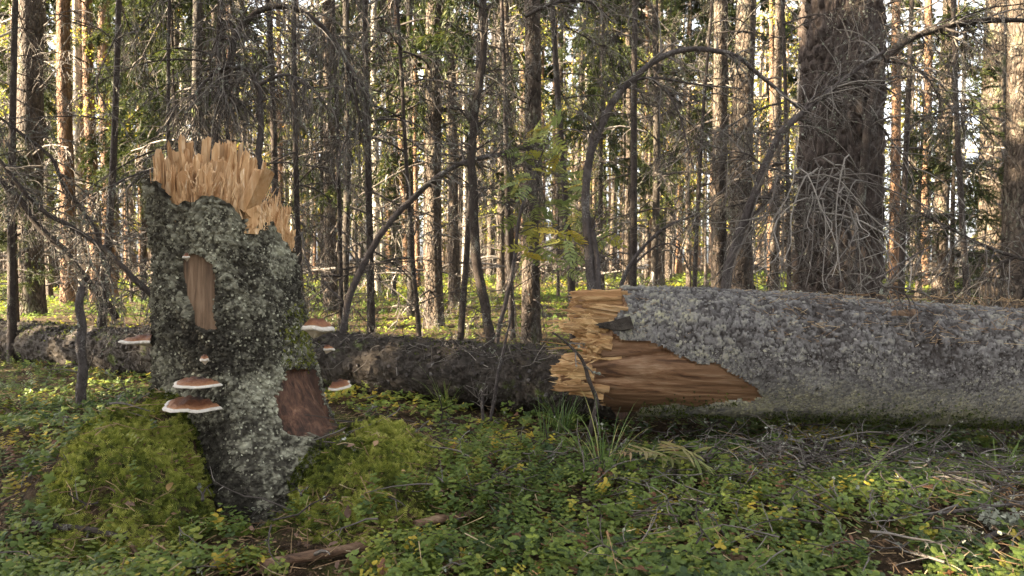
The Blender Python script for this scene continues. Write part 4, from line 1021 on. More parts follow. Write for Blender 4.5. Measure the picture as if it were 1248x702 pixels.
RH_V = np.array([[0, 0, 0], [.5, .16, .03], [1, 0, -.04], [.5, -.16, .03]]); RH_F = np.array([[0, 1, 2], [0, 2, 3]])
RH_N = RH_V * [1, .45, 1]
def needle_crown(seed, z0, z1, nb, r_low, r_top, n_sub, n_sp, size, droop=.5, flat=.35):
    r = np.random.default_rng(seed)
    t = np.sort(r.random(nb)) ** .8; z = z0 + (z1 - z0) * t; a = r.uniform(0, 2 * pi, nb)
    L = (r_low * (1 - t) + r_top * t) * r.uniform(.55, 1.15, nb)
    K = 7; pts = [np.stack([0 * a, 0 * a, z], -1)]; d = np.stack([np.cos(a), np.sin(a), r.uniform(-.1, .35, nb)], -1)
    for k in range(K - 1):
        dr = -droop * (1 if k < 4 else -.6) / (K - 1)
        d = nrm(d + np.array([0, 0, dr]) + r.normal(size=d.shape) * .06); pts.append(pts[-1] + d * (L / (K - 1))[:, None])
    m = np.stack(pts, 1); mb = MB()
    t1 = grow(m, nb * n_sub, .12, 1, .25 * r_low, .45 * r_low, .5, 1.1, droop * 1.6, 5, r, .15, .5)
    allp = np.concatenate([t1])
    n = len(allp) * n_sp
    i = r.integers(0, len(allp), n); j = r.integers(0, 4, n); f = r.random(n)[:, None]
    p = allp[i, j] * (1 - f) + allp[i, j + 1] * f; tan = nrm(allp[i, j + 1] - allp[i, j])
    x = nrm(tan * .8 + r.normal(size=(n, 3)) * np.array([.5, .5, .3])); z_ = nrm(np.array([0, 0, 1.]) + r.normal(size=(n, 3)) * .5)
    y = nrm(np.cross(z_, x)); z_ = np.cross(x, y)
    s = r.uniform(.6, 1.3, n) * size
    v, fq = scatter(RH_N if size < .12 else RH_V, RH_F, np.stack([x, y, z_], -1), p, s)
    mb.add(v, fq, np.repeat(np.clip(r.normal(.45, .2, n), 0, 1), 4))
    me = mb.mesh('crown', False); me.materials.append(M['needle'])
    mt = MB(); v, f = tubes(m, taper(nb, K, .016, .004, r), 3); mt.add(v, f, np.repeat(r.uniform(0, .4, nb), K * 3))
    v, f = tubes(t1, taper(len(t1), 5, .005, .002, r), 3); mt.add(v, f, np.repeat(r.uniform(0, .4, len(t1)), 15))
    mt = mt.mesh('boughs'); mt.materials.append(M['twig'])
    return me, mt
TALL = [needle_crown(300 + k, 8.0 + k, 20, 90, 1.9, .3, 7, 34, .20, .6) for k in range(2)]
TALL = TALL + TALL
YOUNG = [needle_crown(320 + k, .5, 4.2, 64, 1.0, .15, 9, 46, .066, .45) for k in range(3)]
LOW = [needle_crown(330 + k, 2.0, 8.0, 70, 1.7, .8, 10, 62, .105, .9) for k in range(2)]

def leafy_crown(seed, z0, z1, n, rad, size):
    r = np.random.default_rng(seed)
    nb = 26; z = r.uniform(z0, z1, nb); a = r.uniform(0, 2 * pi, nb); L = rad * r.uniform(.4, 1, nb)
    end = np.stack([np.cos(a) * L, np.sin(a) * L, z + L * r.uniform(.1, .6, nb)], -1); st_ = np.stack([0 * a, 0 * a, z], -1)
    m = st_[:, None] + (end - st_)[:, None] * np.linspace(0, 1, 5)[None, :, None]
    t1 = grow(m, nb * 6, .3, 1, .2 * rad, .5 * rad, .4, 1, .4, 5, r, .3)
    i = r.integers(0, len(t1), n); j = r.integers(0, 4, n); f = r.random(n)[:, None]
    p = t1[i, j] * (1 - f) + t1[i, j + 1] * f + r.normal(size=(n, 3)) * .05
    lv = np.array([[0, 0, 0], [.35, .28, .05], [1, 0, -.1], [.35, -.28, .05]])
    v, fq = scatter(lv, RH_F, rand_frames(n, r, (0, 0, 1), .8), p, r.uniform(.6, 1.2, n) * size)
    me = mesh('crown', v, fq, np.repeat(np.clip(r.normal(.45, .25, n), 0, 1), 4), False); me.materials.append(M['yellow_leaf'])
    mb = MB(); v, f_ = tubes(m, taper(nb, 5, .012, .005, r), 3); mb.add(v, f_, .3); v, f_ = tubes(t1, taper(len(t1), 5, .004, .0015, r), 3); mb.add(v, f_, .4)
    mt = mb.mesh('boughs'); mt.materials.append(M['twig'])
    return me, mt
LEAFY = [leafy_crown(340 + k, 1.2, 6, 2600, 1.6, .06) for k in range(3)]
trunk_rng = np.random.default_rng(5)
FAR_TRUNK = [trunk_mesh(1.0, 100, trunk_rng) for _ in range(0)]

def tree(label, x, y, rad, h=18, bark='spruce_bark', crown=None, twigs=None, group=None, seed=0, name='spruce_tree', sides=14, rings=26, lean=0.0, boughs=True, cs=1.0, wob=.03, top=.35, twig_s=1.0, disp=.03):
    r = np.random.default_rng(900 + seed)
    t = thing(name, label, 'tree', (x, y, float(H(x, y))), group)
    t.rotation_euler = (0, lean, 0)
    obj('trunk', furrowed_trunk(rad, h, r) if bark == 'big_bark' else trunk_mesh(rad, h, r, sides, rings, wob, top=top, disp=disp), M[bark], t)
    rz = r.uniform(0, 6.28)
    if crown is not None:
        obj('crown', crown[0], None, t, rot=(0, 0, rz), scale=cs)
        if boughs: o = obj('boughs', crown[1], None, t, rot=(0, 0, rz), scale=cs); o['kind'] = 'stuff'
    if twigs is not None:
        if isinstance(twigs, int): near_branches(t, twigs, .35, 4.2, .35 * twig_s, 1.05 * twig_s, rad, 600 + seed)
        else: o = obj('dead_branches', twigs, None, t, rot=(0, 0, rz), scale=twig_s); o['kind'] = 'stuff'
    return t
def tx(px, d): return (px - CX) / F_PX * d
used = []
def put(label, px, w, d, **kw):
    used.append((tx(px, d), d, w / F_PX * d)); return tree(label, tx(px, d), d, w / F_PX * d / 2, **kw)
T_, F_ = TALL, FAR_TW
# trunks one can pick out
big = put('widest spruce trunk with deeply furrowed grey bark rising behind the thick log', 1020, 86, 5.3, h=20, bark='big_bark', seed=1, sides=64, rings=120, twigs=9, wob=.01, top=.4, disp=.05)
put('stout spruce trunk half lit by sun with short bleached twigs, beside a thinner orange one', 37, 31, 9, twigs=F_[0], seed=2, sides=24, rings=40)
put('slim sunlit spruce trunk with orange glow next to the stout half-lit one', 84, 18, 12, twigs=F_[1], seed=3, bark='pine_bark')
put('thin pale trunk between the orange trunk and two reddish ones', 101, 9, 15, bark='pale_bark', twigs=F_[2], seed=4, h=16)
put('reddish pine trunk beside a thin pale one', 117, 14, 13, bark='pine_bark', twigs=F_[3], seed=5, name='pine_tree')
put('reddish pine trunk standing just behind another reddish pine', 134, 15, 15, bark='pine_bark', seed=6, name='pine_tree')
put('dark thin trunk above the splintered stump top', 249, 13, 8.5, twigs=F_[4], seed=7, bark='dark_bark')
put('slim dark trunk behind the lichen-hung bough', 418, 9, 8, twigs=F_[0], seed=8, bark='dark_bark')
put('brightly sunlit pale slender trunk beyond the leaning grey stem', 460, 10, 17, bark='pale_bark', twigs=F_[1], seed=9, h=14)
put('straight dark pole-like trunk beside the sunlit pale one', 500, 9, 10.5, twigs=F_[2], seed=10, bark='dark_bark')
put('grey-green spruce trunk with dark drooping live boughs', 531, 22, 9, twigs=F_[3], crown=LOW[0], seed=11, cs=1.0)
put('dark sturdy spruce trunk behind the yellow rowan', 647, 22, 7.2, twigs=NEAR_TW[0], crown=T_[0], seed=12, sides=24, rings=40, bark='spruce_bark')
put('thin spruce trunk seen through the grey arch, near its foot', 795, 9, 9.5, twigs=F_[0], seed=13, bark='dark_bark')
put('slimmer of two close grey trunks behind the arch end', 879, 19, 8.3, twigs=F_[1], seed=14, crown=T_[2], sides=24, rings=40)
put('broader of two close grey trunks behind the arch end', 906, 27, 8.0, twigs=NEAR_TW[1], seed=15, crown=T_[3], sides=24, rings=40)
put('thin trunk between the close grey pair and the widest trunk', 942, 11, 12, twigs=F_[2], seed=16, crown=T_[0])
put('orange sunlit trunk just beyond the widest trunk', 1090, 12, 14, bark='pine_bark', seed=17, crown=T_[2], name='pine_tree')
put('slender grey trunk among green young spruces', 1146, 18, 9.5, twigs=F_[4], seed=18, crown=T_[1])
put('thick spruce trunk partly behind a darker one, warm sun on its side', 1210, 30, 9.5, twigs=F_[0], seed=19, crown=T_[2], sides=24, rings=40)
put('thick dark spruce trunk in front of the warm-lit one', 1240, 36, 7.5, twigs=NEAR_TW[2], seed=20, crown=T_[3], sides=24, rings=40, bark='spruce_bark')
# dead twiggy spruces close behind the stump and logs
for i, (px, d, lab) in enumerate([(300, 5.2, 'dead slender spruce hung with lichen straight behind the stump'), (372, 4.9, 'dead lichen-grey spruce with drooping twigs beside the stump'), (452, 6.0, 'dead twiggy spruce beyond the leaning grey stem'),
        (205, 5.9, 'dead grey spruce with tangled twigs beyond the dark boughs'), (560, 6.4, 'dead spruce with fine grey twigs behind the dark sapling'), (700, 6.8, 'dead thin spruce behind the rowan and the arch'),
        (962, 5.0, 'dead bushy spruce between the grey limb and the widest trunk'), (1100, 6.0, 'dead drooping spruce beside the widest trunk'), (12, 5.6, 'dead tangled spruce above the dark mossy trunk'), (845, 7.4, 'dead sparse spruce seen under the arch'), (1185, 6.8, 'dead twiggy spruce before the warm-lit trunk'), (335, 6.4, 'dead twig-hung spruce in the gap between stump and leaning stem'), (415, 5.4, 'dead lichen-flecked spruce right by the leaning grey stem foot'), (255, 4.9, 'dead drooping spruce close behind the splintered crown'), (120, 6.6, 'dead grey spruce beyond the slanting dark boughs'), (515, 5.6, 'dead bushy spruce between leaning stem and dark sapling'), (625, 7.6, 'dead thin-twigged spruce beyond the rowan'), (770, 5.9, 'dead frail spruce inside the grey arch'), (1010, 6.6, 'dead spruce half hidden by the widest trunk')]):
    put(lab, px, 6 + 2 * (i % 3), d, h=6.5, bark='dark_limb', twigs=NEAR_TW[i % 4], seed=40 + i, name='dead_spruce', sides=9, top=.25, lean=.03 * ((i % 5) - 2), twig_s=.85 + .08 * (i % 4))
# young green spruces
for i, (px, d, c, s, lab) in enumerate([(1160, 8.3, YOUNG[0], .85, 'young green spruce beside the slender grey trunk'), (1215, 11, YOUNG[1], .9, 'young green spruce behind the warm-lit trunk'), (18, 8.0, YOUNG[2], .5, 'dark young spruce below the stout half-lit trunk'),
        (215, 10.5, LOW[1], .8, 'leafy dark green spruce beyond the splintered stump top'), (175, 12.5, LOW[0], .8, 'green spruce behind the reddish pines'), (735, 12.5, LOW[1], .75, 'green spruce seen within the grey arch'), (-75, 10, LOW[0], .6, 'dark green spruce beside the stout half-lit trunk'),
        (60, 15, YOUNG[0], 1.1, 'young spruce far beyond the slanting boughs'), (1120, 15, YOUNG[2], .9, 'small young spruce beyond the orange trunk'), (395, 14, LOW[0], .7, 'dull green spruce beyond the lichen-hung bough'), (480, 15, YOUNG[1], .7, 'low young spruce in the sunny clearing'), (840, 14, LOW[1], .8, 'dark green spruce behind the arch crown')]):
    put(lab, px, 7, d, h=5 * s if c in YOUNG else 10 * s, bark='spruce_bark', crown=c, cs=s, seed=70 + i, name='young_spruce', sides=9, top=.2)
# yellowing leafy saplings
for i, (px, d) in enumerate([(160, 13), (400, 16), (560, 18), (760, 19), (860, 20), (300, 19), (20, 18), (990, 18), (1110, 20), (680, 15), (450, 24), (230, 24), (620, 22), (720, 26), (820, 27), (510, 27), (350, 24), (910, 24), (100, 23), (1040, 26)]):
    put('yellowing leafy sapling among the trunks deep in the forest', px, 4, d, h=6, bark='dark_limb', crown=LEAFY[i % 3], seed=100 + i, name='leafy_sapling', sides=7, top=.2, group='yellowing saplings deep in the forest', cs=.8 + .1 * (i % 4))
# the forest behind: every trunk a tree
r = np.random.default_rng(123); cnt = 0; tries = 0
while cnt < 170 and tries < 6000:
    tries += 1
    d = math.sqrt(r.uniform(11 ** 2, 46 ** 2)); px = r.uniform(-60, 1310); x = tx(px, d)
    if 1085 < px < 1205 and r.random() < .75: continue
    if any((x - a) ** 2 + (d - b) ** 2 < (1.0 + .01 * d) ** 2 for a, b, _ in used): continue
    k = r.integers(0, 10)
    rad = r.uniform(.06, .16)
    kind = 'pine' if k < 3 else ('pale' if k == 3 else 'spruce')
    lab = {'pine': 'orange-barked pine trunk deep in the forest beyond the logs', 'pale': 'pale slender trunk deep in the forest beyond the logs', 'spruce': 'grey spruce trunk with dead twigs deep in the forest beyond the logs'}[kind]
    size_w = 'slim ' if rad < .095 else ('stout ' if rad > .13 else 'middling ')
    lab = size_w + lab
    grp = size_w + {'pine': 'pines deep in the forest', 'pale': 'pale trunks deep in the forest', 'spruce': 'spruces deep in the forest'}[kind]
    tree(lab, x, d, rad, h=r.uniform(15, 20), bark={'pine': 'pine_bark', 'pale': 'pale_bark', 'spruce': 'spruce_bark'}[kind], crown=TALL[r.integers(0, 4)] if (kind != 'pale' and r.random() < .32) else None,
         twigs=FAR_TW[r.integers(0, 5)] if kind != 'pine' or r.random() < .4 else None, group=grp, seed=1000 + cnt, name={'pine': 'pine_tree', 'pale': 'slender_tree', 'spruce': 'spruce_tree'}[kind], sides=8, rings=14, boughs=False, twig_s=r.uniform(.8, 1.2), lean=r.normal() * .015)
    used.append((x, d, rad * 2)); cnt += 1
# unseen spruces added outside the frame to block sun and low sky light
for i, (x, y, c, s) in enumerate([(-5.6, -1.6, LOW[0], 1.0), (-6.4, .6, LOW[1], 1.05), (-5.2, -3.6, LOW[1], .95), (-7.6, 2.0, LOW[0], 1.1), (-8.4, -2.4, LOW[0], 1.2), (-9.5, .2, LOW[1], 1.25), (-8.0, -5.0, LOW[1], 1.1), (-11, -3.0, TALL[0], 1), (-12.5, 1.5, TALL[1], 1), (-10.5, 3.4, LOW[0], 1.2), (-4.2, -5.6, LOW[0], .9), (-13, -6, TALL[2], 1), (-14.5, -1, TALL[3], 1), (-6.6, 3.1, LOW[0], .8), (-7.3, 4.5, LOW[1], .95), (-8.6, 5.3, LOW[0], .95), (-4.6, 1.2, YOUNG[0], 1.1), (-4.9, -.3, YOUNG[1], 1.2), (-5.3, -1.7, YOUNG[2], 1.2), (-4.3, 2.3, YOUNG[1], .9), (-4.5, 1.75, YOUNG[2], 1.2), (-5.4, 1.9, YOUNG[0], 1.5), (-5.8, .9, YOUNG[1], 1.6), (-6.2, 1.9, YOUNG[2], 1.7), (-3.9, .7, YOUNG[1], 1.0), (3.2, -4.2, LOW[0], 1.0), (.4, -5.2, LOW[1], 1.1), (-2.6, -4.6, LOW[0], 1.0), (5.6, -2.0, LOW[1], 1.0), (6.2, 1.0, LOW[0], 1.05), (7.6, 3.6, LOW[1], 1.1), (2.0, -7.5, TALL[0], 1), (-1.5, -8, TALL[1], 1), (6.5, -5.5, TALL[2], 1)]):
    tree('bushy green spruce added outside the view to shade the clearing', x, y, .10, h=11 * s if c in LOW else 18, crown=c, cs=s, seed=400 + i, group='added shade spruces outside the view', boughs=False)

# far-off wood closing the view
r = np.random.default_rng(9); mb = MB()
n = 520; ang = r.uniform(-.85, .85, n); dist = r.uniform(48, 85, n)
gap = (ang > .47) & (ang < .585) & (r.random(n) < .8); ang = np.where(gap, r.uniform(-.85, .4, n), ang)
bx, by = np.sin(ang) * dist, np.cos(ang) * dist; bz = H(bx, by)
rad = r.uniform(.09, .2, n); hh = r.uniform(14, 20, n)
Pt = np.stack([np.stack([bx, by, bz - .2], -1), np.stack([bx, by, bz + hh * .5], -1), np.stack([bx, by, bz + hh], -1)], 1)
v, f = tubes(Pt, rad[:, None] * np.array([[1.1, .8, .3]]), 6); mb.add(v, f, np.repeat(r.uniform(0, 1, n), 18))
M['far_trunk'] = mat_tint('far_trunk', [(0, (.09, .07, .055)), (.6, (.22, .16, .11)), (1, (.34, .22, .14))], .9)
far = obj('forest', mb.mesh('far_trunks'), M['far_trunk']); far['kind'] = 'stuff'
tag(far, 'far-off wood of close-set trunks closing the view', 'forest')
n2 = 55000; i = r.integers(0, n, n2); zf = r.random(n2) ** .8
zz = bz[i] + 1.0 + zf * hh[i]; rr = (2.4 * (1 - zf) + .3) * np.sqrt(r.random(n2)); aa = r.uniform(0, 2 * pi, n2)
p = np.stack([bx[i] + rr * np.cos(aa), by[i] + rr * np.sin(aa), zz], -1)
v, f = scatter(RH_V, RH_F, rand_frames(n2, r, (0, 0, 1), .9), p, r.uniform(.45, 1.0, n2))
M['far_foliage'] = mat_tint('far_foliage', [(0, (.05, .06, .018)), (.4, (.12, .125, .03)), (.75, (.25, .22, .05)), (1, (.38, .30, .07))], .7, .45)
ff = obj('crown', mesh('far_foliage', v, f, np.repeat(np.clip(fbm(p * .12, 2, 5) * .8 + .5 + r.normal(size=n2) * .15, 0, 1), 4), False), M['far_foliage'], far); ff['kind'] = 'stuff'

# ------------------------------------------------------------------ rowan
rb = P(606, 440, 4.15); rb[2] = H(rb[0], rb[1])
rowan = thing('rowan_sapling', 'rowan sapling with yellow-green feathered leaves behind the dark trunk', 'sapling', rb)
pts = np.array([(605, 470), (606, 412), (617, 365), (627, 315), (632, 270), (640, 240), (654, 205), (664, 178)], float)
main = resample(P(pts[:, 0], pts[:, 1], 4.15), 30); v, f = tubes(main, np.linspace(.016, .004, 30), 7); obj('trunk', mesh('rowan_stem', v - rb, f), M['limb'], rowan)
r = np.random.default_rng(61)
tips = [(664, 178), (690, 175), (640, 190), (672, 200), (700, 215), (650, 222), (630, 235), (690, 245), (665, 250), (710, 262), (640, 265), (725, 285), (690, 288), (660, 290), (705, 300), (625, 215), (680, 160), (655, 155), (720, 230), (648, 310), (700, 330), (742, 300)]
lw_ = []
for (x, y) in tips:
    b = P(x, y, 4.15 + r.uniform(-.35, .35)); j = int(np.clip(14 + (300 - y) / 8 + r.integers(-3, 3), 8, 29)); a0 = main[j]
    mid_ = (a0 + b) / 2 + np.array([0, 0, .05]); lw_.append(resample(np.array([a0, mid_, b]), 8))
v, f = tubes(np.array(lw_), taper(len(lw_), 8, .0035, .0012, r), 4); obj('twigs', mesh('rowan_twigs', v - rb, f, np.full(len(v), .4)), M['twig'], rowan)
def pinnate(r, L, pairs=6):
    """feather leaf: leaflets in pairs along a drooping midrib (+x)"""
    V, Fc_ = [], []
    lf = np.array([[0, 0, 0], [.3, .16, .02], [.75, .12, 0], [1, 0, -.06], [.75, -.12, 0], [.3, -.16, .02]]); lq = [[0, 1, 2, 3], [0, 3, 4, 5]]
    n0 = 0
    for k in range(pairs + 1):
        t = .18 + .82 * k / pairs; base = np.array([t * L, 0, -.25 * L * t * t])
        for s in ((1, -1) if k < pairs else (0,)):
            a = s * r.uniform(.85, 1.15) if s else 0
            ln = L * .34 * (1 - .35 * abs(t - .5)) * r.uniform(.85, 1.1)
            R = np.array([[math.cos(a), -math.sin(a), 0], [math.sin(a), math.cos(a), 0], [0, 0, 1]])
            V.append((lf * ln * [1, 1.15, 1]) @ R.T + base + [0, 0, 0]); Fc_ += [[q_ + n0 for q_ in qd] for qd in lq]; n0 += 6
    xs = np.linspace(0, L, 5); rib = np.stack([xs, xs * 0, -.25 * xs * xs / L], -1)
    v, f = tubes(rib, np.linspace(.0014, .0006, 5), 3); V.append(v); Fc_ += (f + n0).tolist()
    return np.concatenate(V), np.array(Fc_)
rl = []
for k in range(8):
    v, f = pinnate(r, .13, 6); m_ = mesh('rowan_leaf', v, f, np.full(len(v), [.15, .3, .45, .55, .65, .8, .9, .98][k]), False); m_.materials.append(M['rowan_leaf']); rl.append(m_)
for (x, y), l in zip(tips, lw_):
    for q_ in range(r.integers(4, 8)):
        p = l[-1 - int(q_ > 1)] + r.normal(size=3) * .022
        obj('leaf', rl[r.integers(0, 8)], None, rowan, loc=tuple(p - rb), rot=(r.normal() * .5, r.normal() * .4 + .1, r.uniform(0, 6.28)), scale=r.uniform(.75, 1.3))

# ------------------------------------------------------------------ forest floor cover
def clearance(p):
    """False inside the stump and the logs"""
    x, y = p[:, 0], p[:, 1]
    a = np.arctan2(y - ST_C[1], x - ST_C[0]); ok = np.hypot(x - ST_C[0], y - ST_C[1]) > stump_radius(p[:, 2], a) + .01
    def seg(A_, d_, L, rad): 
        rel = p - A_; t = np.clip(rel @ d_, 0, L); return np.linalg.norm(rel - t[:, None] * d_, axis=1) > rad
    return ok & seg(LA, ldir, 6, .30) & seg(DA, ddir, D_len, .19)
def spread(n, r, d0, d1, margin=1.06, power=1.0):
    u = r.random(n); d = d0 * (d1 / d0) ** (u ** power)
    x = d * r.uniform(-.70, .70, n) * margin
    return np.stack([x, d, H(x, d)], -1)
def gnormal(p):
    e = .03; return nrm(np.stack([(H(p[:, 0] - e, p[:, 1]) - H(p[:, 0] + e, p[:, 1])) / (2 * e), (H(p[:, 0], p[:, 1] - e) - H(p[:, 0], p[:, 1] + e)) / (2 * e), np.ones(len(p))], -1))
def mound(p): 
    return np.maximum(gauss(p[:, 0], p[:, 1], -1.15, 2.40, .27, .40), .95 * gauss(p[:, 0], p[:, 1], -.56, 2.52, .28, .34))
# moss
def moss_feathers(pos, nor, r, size):
    """feather moss: a bent stem with short blades to both sides"""
    V, F_, n0 = [], [], 0
    for k in range(6):
        t = .12 + .85 * k / 6; b = np.array([t, 0, .30 * t - .45 * t * t]); ln = .34 * (1 - .55 * t)
        for sd in (1, -1):
            V += [b, b + [ln * .75, sd * ln, .03], b + [.11, sd * .02, .02]]; F_.append([n0, n0 + 1, n0 + 2]); n0 += 3
    z = nrm(nor + r.normal(size=nor.shape) * .35); x = nrm(r.normal(size=z.shape) + nor * .55); x = nrm(x - z * np.sum(x * z, 1, keepdims=True) * .55)
    y = nrm(np.cross(z, x)); z = np.cross(x, y)
    return scatter(np.array(V), np.array(F_), np.stack([x, y, z], -1), pos, r.uniform(*size, len(pos)))
r = np.random.default_rng(71)
p = np.concatenate([np.stack([r.normal(-1.15, .22, 24000), r.normal(2.38, .28, 24000)], -1), np.stack([r.normal(-.53, .23, 19000), r.normal(2.46, .26, 19000)], -1)])
p = np.concatenate([np.column_stack([p, H(p[:, 0], p[:, 1])]), spread(11000, r, 1.5, 7)])
mnd = mound(p); nz_ = fbm(p * 2.2, 3, 81)
keep = clearance(p) & ((mnd > .33 + .25 * nz_) | ((nz_ > .10) & (r.random(len(p)) < .8))) & (fbm(p * 14, 2, 88) > -.42)
p = p[keep]
v, f = moss_feathers(p + [0, 0, -.002], gnormal(p), r, (.015, .038))
tn = np.clip(.60 + fbm(p * 5, 3, 83) * .9 + fbm(p * 22, 2, 84) * .5 + r.normal(size=len(p)) * .26, 0, 1)
tip = np.tile(np.array([[-.12 + .4 * k / 6, .12 + .4 * k / 6, -.12 + .4 * k / 6] for k in range(6) for sd in (1, -1)]).ravel(), len(p))
o = obj('moss', mesh('moss', v, f, np.clip(np.repeat(tn * .9 - .12, 36) + tip, 0, 1), False), M['moss']); o['kind'] = 'stuff'; tag(o, 'bright green feathery moss covering the mounds round the stump', 'moss')
# leaves: trefoils and small ovals on short stems
def disc_leaf(n=6):
    a = np.linspace(0, 2 * pi, n, endpoint=False); V = [[.5 + .5 * math.cos(t), .42 * math.sin(t), .06 * math.cos(2 * t) - .05] for t in a]
    return np.array(V)
LF = disc_leaf(); LFF = np.array([[0, 1, 2, 3], [0, 3, 4, 5]])
tre = []
for k in range(3):
    a = k * 2 * pi / 3; tre.append(LF @ np.array([[math.cos(a), math.sin(a), 0], [-math.sin(a), math.cos(a), 0], [0, 0, 1]]))
TRE = np.concatenate(tre); TREF = np.concatenate([LFF + 6 * k for k in range(3)])
spr = []
for k in range(7):   # a bilberry-like sprig: ovals alternating up a short stem
    a = k * 2.4; h = .35 + .32 * k; s = 1.0 - .05 * k
    spr.append((LF * [s, s * .95, s]) @ np.array([[math.cos(a), math.sin(a), 0], [-math.sin(a), math.cos(a), 0], [0, 0, 1]]) + [0, 0, h])
SPR = np.concatenate(spr); SPRF = np.concatenate([LFF + 6 * k for k in range(7)])
r = np.random.default_rng(72); mb = MB()
p = spread(47000, r, 1.45, 6.5, 1.06, .85); den = fbm(p * 1.7, 3, 91) + .5 * fbm(p * 7, 2, 92) + .35 * gauss(p[:, 0], p[:, 1], 1.5, 1.9, .7, .35)
keep = clearance(p) & (den > -.13) & (r.random(len(p)) > smooth(.12, .5, mound(p)) * .95); p = p[keep]; n = len(p)
kind = (fbm(p * 1.1, 2, 95) + r.normal(size=n) * .12) > -.02
tn = np.clip(.46 + .55 * fbm(p * 2.2, 3, 93) + r.normal(size=n) * .20 + np.where(r.random(n) < .05, .4, 0), 0, .97)
tn = np.where(r.random(n) < .02, 1.0, tn)
a = p[kind]; na = len(a)
v, f = scatter(TRE, TREF, rand_frames(na, r, (0, -.15, 1), .30), a + np.column_stack([np.zeros((na, 2)), r.uniform(.008, .05, na) + .07 * np.clip(fbm(a * 2.6, 2, 94), 0, 1)]), r.uniform(.011, .023, na)); mb.add(v, f, np.repeat(tn[kind], 18))
bsel = (~kind) & (r.random(n) < .42); a = p[bsel]; na = len(a); lift = np.clip(fbm(a * 2.0, 2, 96) + .15, 0, 1) * .16 * r.random(na)
v, f = scatter(SPR, SPRF, rand_frames(na, r, (0, -.1, 1), .35), a + np.column_stack([np.zeros((na, 2)), lift]), r.uniform(.013, .026, na)); mb.add(v, f, np.repeat(tn[bsel], 42))
o = obj('ground_cover', mb.mesh('ground_cover', False), M['leaf']); o['kind'] = 'stuff'; tag(o, 'low leafy ground cover of small green and yellow leaves', 'ground cover')
# bilberry scrub further back
r = np.random.default_rng(73); mb = MB()
p = spread(18000, r, 5.5, 34, 1.1, .75); den = fbm(p * .8, 3, 97); keep = clearance(p) & (den > -.45); p = p[keep]; n = len(p)
sc = .016 + .0032 * np.clip(p[:, 1] - 5, 0, 20)
v, f = scatter(SPR[12:30] - [0, 0, .6], SPRF[:6], rand_frames(n, r, (0, 0, 1), .4), p, sc * r.uniform(.9, 1.9, n)); mb.add(v, f, np.repeat(np.clip(.5 + fbm(p * .9, 3, 98) * .6 + r.normal(size=n) * .18, 0, 1), 18))
o = obj('bilberry_scrub', mb.mesh('scrub', False), M['shrub_leaf']); o['kind'] = 'stuff'; tag(o, 'low bilberry scrub on the sunny forest floor beyond the logs', 'scrub')
# dead leaf bits and bark crumbs covering the soil
r = np.random.default_rng(76); p = spread(26000, r, 1.45, 6, 1.06); p = p[clearance(p)]; n = len(p)
v, f = scatter(np.array([[0, 0, 0], [.4, .26, .10], [1, .05, -.04], [.45, -.24, .06]]), RH_F, rand_frames(n, r, (0, 0, 1), .5), p + np.column_stack([np.zeros((n, 2)), r.uniform(.002, .014, n)]), r.uniform(.007, .026, n) * r.uniform(.5, 1, n))
o = obj('leaf_litter', mesh('leaf_litter', v, f, np.repeat(np.clip(r.normal(.3, .22, n), 0, 1), 4), False), M['litter']); o['kind'] = 'stuff'; tag(o, 'brown crumbled leaf litter covering the soil between plants', 'litter')
# needles, twiglets and dry litter
r = np.random.default_rng(74); n = 4500
p = spread(n, r, 1.45, 6, 1.06); keep = clearance(p); p = p[keep]; n = len(p)
d = nrm(r.normal(size=(n, 3)) * [1, 1, .35]); L = np.where(r.random(n) < .05, r.uniform(.04, .10, n), r.uniform(.012, .035, n))[:, None]
q0 = p + [0, 0, .012] + np.column_stack([np.zeros((n, 2)), r.uniform(0, .045, n)])
Pn = np.stack([q0 - d * L, q0 + r.normal(size=(n, 3)) * .12 * L, q0 + d * L], 1)
v, f = tubes(Pn, taper(n, 3, .0016, .0008, r), 3)
o = obj('needle_litter', mesh('litter', v, f, np.repeat(r.uniform(.2, 1, n), 9), False), M['litter']); o['kind'] = 'stuff'; tag(o, 'dry needles and twiglets strewn over moss and leaves', 'litter')
# dead twigs lying in tangles, thickest on the right under the log
r = np.random.default_rng(75); n = 900
cx = np.where(r.random(n) < .55, r.normal(1.25, .55, n), r.uniform(-1.6, 2.3, n)); cy = np.where(r.random(n) < .6, r.normal(2.65, .3, n), r.uniform(1.7, 4.2, n))
p = np.stack([cx, cy, H(cx, cy)], -1); p = p[clearance(p)]; n = len(p)
d = nrm(r.normal(size=(n, 3)) * [1, .8, .18]); L = r.uniform(.04, .28, n)[:, None]; pts = [p + np.column_stack([np.zeros((n, 2)), r.uniform(.02, .10, n)])]
for k in range(5):
    d = nrm(d + r.normal(size=(n, 3)) * [.25, .25, .12]); pts.append(pts[-1] + d * L / 5)
Pn = np.stack(pts, 1); gz = H(Pn[..., 0], Pn[..., 1]); Pn[..., 2] = np.maximum(Pn[..., 2], gz + .008)
v, f = tubes(Pn, taper(n, 6, .0027, .0010, r, .5), 4); mb = MB().add(v, f, np.repeat(r.uniform(.1, .8, n), 24))
t2 = grow(Pn, n * 2, .1, 1, .03, .12, .4, 1.1, .2, 5, r); v, f = tubes(t2, taper(n * 2, 5, .0018, .0008, r), 3); mb.add(v, f, np.repeat(r.uniform(.2, .95, n * 2), 15))
o = obj('twig_litter', mb.mesh('twig_litter'), M['twig']); o['kind'] = 'stuff'; tag(o, 'tangle of dead twigs lying on the forest floor', 'twigs')
v, f = flecks(t2, 1500, r, (.002, .006)); c = obj('lichen', mesh('litter_lichen', v, f, np.repeat(r.uniform(0, 1, 1500), 5), False), M['lichen'], o); c['kind'] = 'stuff'

